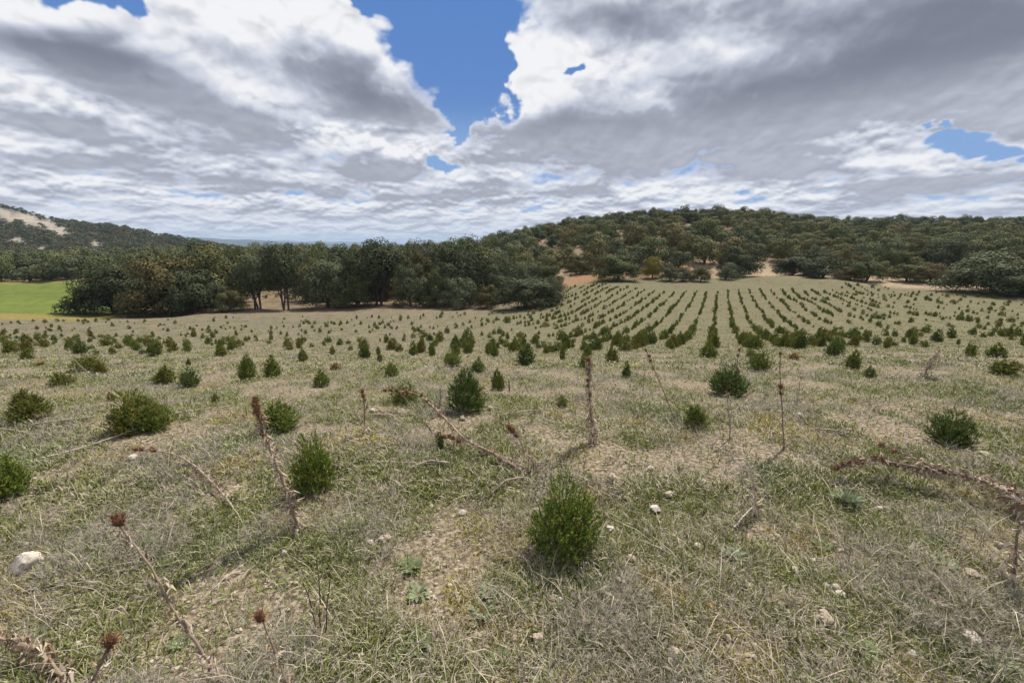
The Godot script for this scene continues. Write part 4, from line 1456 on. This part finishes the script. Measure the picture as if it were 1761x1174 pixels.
	dead_stalk("dead_thistle", "wispy dead thistle on the slope behind the stalk with one head", standing([1372, 690], [1378, 650], 0.0, 0.015), 0.004, [[1.0, 0.012, 0.4]], 20, 0.05, grey)
	# stems and hose lying in the grass
	dead_stalk("irrigation_hose", "thin dark hose lying across the grass beside the white rock", lying([[30, 1026, 0.012], [90, 1012, 0.014], [160, 997, 0.012], [230, 984, 0.015], [320, 974, 0.012]]), 0.005, [], 0, 0.0, Color(0.055, 0.050, 0.045))
	for e in [[[[70, 792, 0.02], [140, 776, 0.03], [215, 752, 0.04], [266, 736, 0.06]], "long pale stem lying at the foot of the joined pair of junipers"], [[[300, 715, 0.03], [345, 708, 0.03], [396, 703, 0.03]], "pale stem lying behind the joined pair of junipers"], [[[50, 736, 0.03], [105, 729, 0.04], [165, 721, 0.03]], "pale stem lying by the brown tipped juniper"], [[[640, 716, 0.02], [690, 717, 0.02], [722, 715, 0.02]], "grey stem lying behind the fallen branched thistle"], [[[862, 716, 0.02], [910, 711, 0.03], [958, 706, 0.02]], "grey stem lying beside the cone shaped juniper"], [[[1395, 740, 0.02], [1440, 746, 0.03], [1500, 758, 0.02]], "tan stem lying in open grass above the fallen thistle"], [[[0, 742, 0.03], [40, 748, 0.03], [85, 758, 0.02]], "bleached stem lying below the brown tipped juniper"], [[[705, 806, 0.01], [740, 800, 0.04], [775, 802, 0.03], [640, 798, 0.02]], "grey forked twig lying below the narrow juniper"], [[[845, 852, 0.02], [872, 838, 0.06], [905, 832, 0.05]], "heap of grey twigs below the leaning thistle"]]:
		dead_stalk("dry_stalk", e[1], lying(e[0]), 0.006, [], 26, 0.05, Color(0.42, 0.37, 0.30))
	var leafy := paint(0.7, 0.2)
	var kit := [rosette(34, 0.11, 0.013, Color(0.17, 0.20, 0.115), 0.7), rosette(40, 0.09, 0.011, Color(0.125, 0.165, 0.078), 0.9), rosette(46, 0.10, 0.009, Color(0.21, 0.24, 0.155), 1.3)]
	for e in [[718, 1022, 0], [841, 1027, 2], [827, 1053, 0], [704, 978, 1], [718, 1114, 1], [690, 1132, 2], [1415, 942, 1], [1603, 938, 1], [1625, 972, 0], [1340, 1060, 1], [1192, 1152, 0], [560, 695, 0], [1062, 674, 1], [60, 1105, 2], [1065, 1075, 0], [860, 1140, 1], [1480, 1120, 1], [310, 1110, 1], [930, 1160, 0], [1260, 960, 2], [1700, 1140, 0], [245, 940, 0]]:
		var p := on_ground(e[0], e[1])
		var o := part(numbered("herb_rosette"), kit[e[2]], leafy, self)
		tag(o, ["grey green leafy rosette spread flat in the dry grass", "dark green leafy herb cushion in the dry grass", "pale silvery green herb tuft in the dry grass"][e[2]], "herb", ["flat rosettes", "green herb cushions", "silvery herb tufts"][e[2]])
		o.position = p
		o.rotation.y = rng.randf() * TAU
		o.scale = Vector3.ONE * rng.randf_range(0.55, 0.95)
	var p2 := on_ground(1457, 868)
	var big := part(numbered("herb_rosette"), rosette(170, 0.13, 0.0045, Color(0.20, 0.245, 0.145), 1.6), leafy, self)
	tag(big, "large spiky silvery green tuft below the long fallen thistle", "herb")
	big.position = p2


func _ready() -> void:
	var cam := Camera3D.new()
	cam.name = "camera"
	cam.fov = rad_to_deg(2.0 * atan(587.0 / FOCAL))
	cam.near = 0.05
	cam.far = 30000.0
	cam.position = Vector3(0, EYE, 0)
	cam.rotation.x = -PITCH
	add_child(cam)
	cam.current = true
	var env := Environment.new()
	env.background_mode = Environment.BG_SKY
	env.sky = make_sky()
	env.background_energy_multiplier = 0.72
	env.tonemap_mode = Environment.TONE_MAPPER_LINEAR
	env.tonemap_exposure = 1.32
	env.sdfgi_enabled = true
	env.ssao_enabled = true
	env.ssil_enabled = true
	env.fog_enabled = true
	env.fog_density = 0.00016
	env.fog_light_color = Color(0.72, 0.82, 0.95)
	var we := WorldEnvironment.new()
	we.name = "surroundings"
	we.environment = env
	add_child(we)
	var sun := DirectionalLight3D.new()
	sun.name = "sun"
	var to_sun := Vector3(sin(SUN_AZIMUTH) * cos(SUN_HEIGHT), sin(SUN_HEIGHT), -cos(SUN_AZIMUTH) * cos(SUN_HEIGHT))
	sun.basis = Basis.looking_at(-to_sun)
	sun.light_energy = 1.6
	sun.light_angular_distance = 0.6
	sun.light_color = Color(1.0, 0.96, 0.89)
	sun.shadow_enabled = true
	add_child(sun)
	bump_small.seed = 2; bump_small.frequency = 0.9; bump_small.fractal_octaves = 4
	bump_large.seed = 4; bump_large.frequency = 0.07; bump_large.fractal_octaves = 3
	patch_green.seed = 6; patch_green.frequency = 0.85; patch_green.fractal_octaves = 4; patch_green.fractal_gain = 0.55
	patch_bare.seed = 7; patch_bare.frequency = 0.6; patch_bare.fractal_octaves = 4; patch_bare.fractal_gain = 0.6
	patch_grey.seed = 8; patch_grey.frequency = 0.6; patch_grey.fractal_octaves = 4; patch_grey.fractal_gain = 0.55
	make_land()
	make_ground()
	make_ridge("far_hills", 3200.0, -1.6, 0.1, [70.0, 66.0, 52.0, -12.0, -50.0], Color(0.05, 0.065, 0.06), 3)
	make_ridge("far_hills", 6800.0, -1.2, 0.4, [60.0, 70.0, 30.0, -60.0, -90.0], Color(0.05, 0.065, 0.06), 8)
	make_trees()
	make_far_hill()
	make_junipers()
	make_stones()
	make_stalks()
	make_grass()
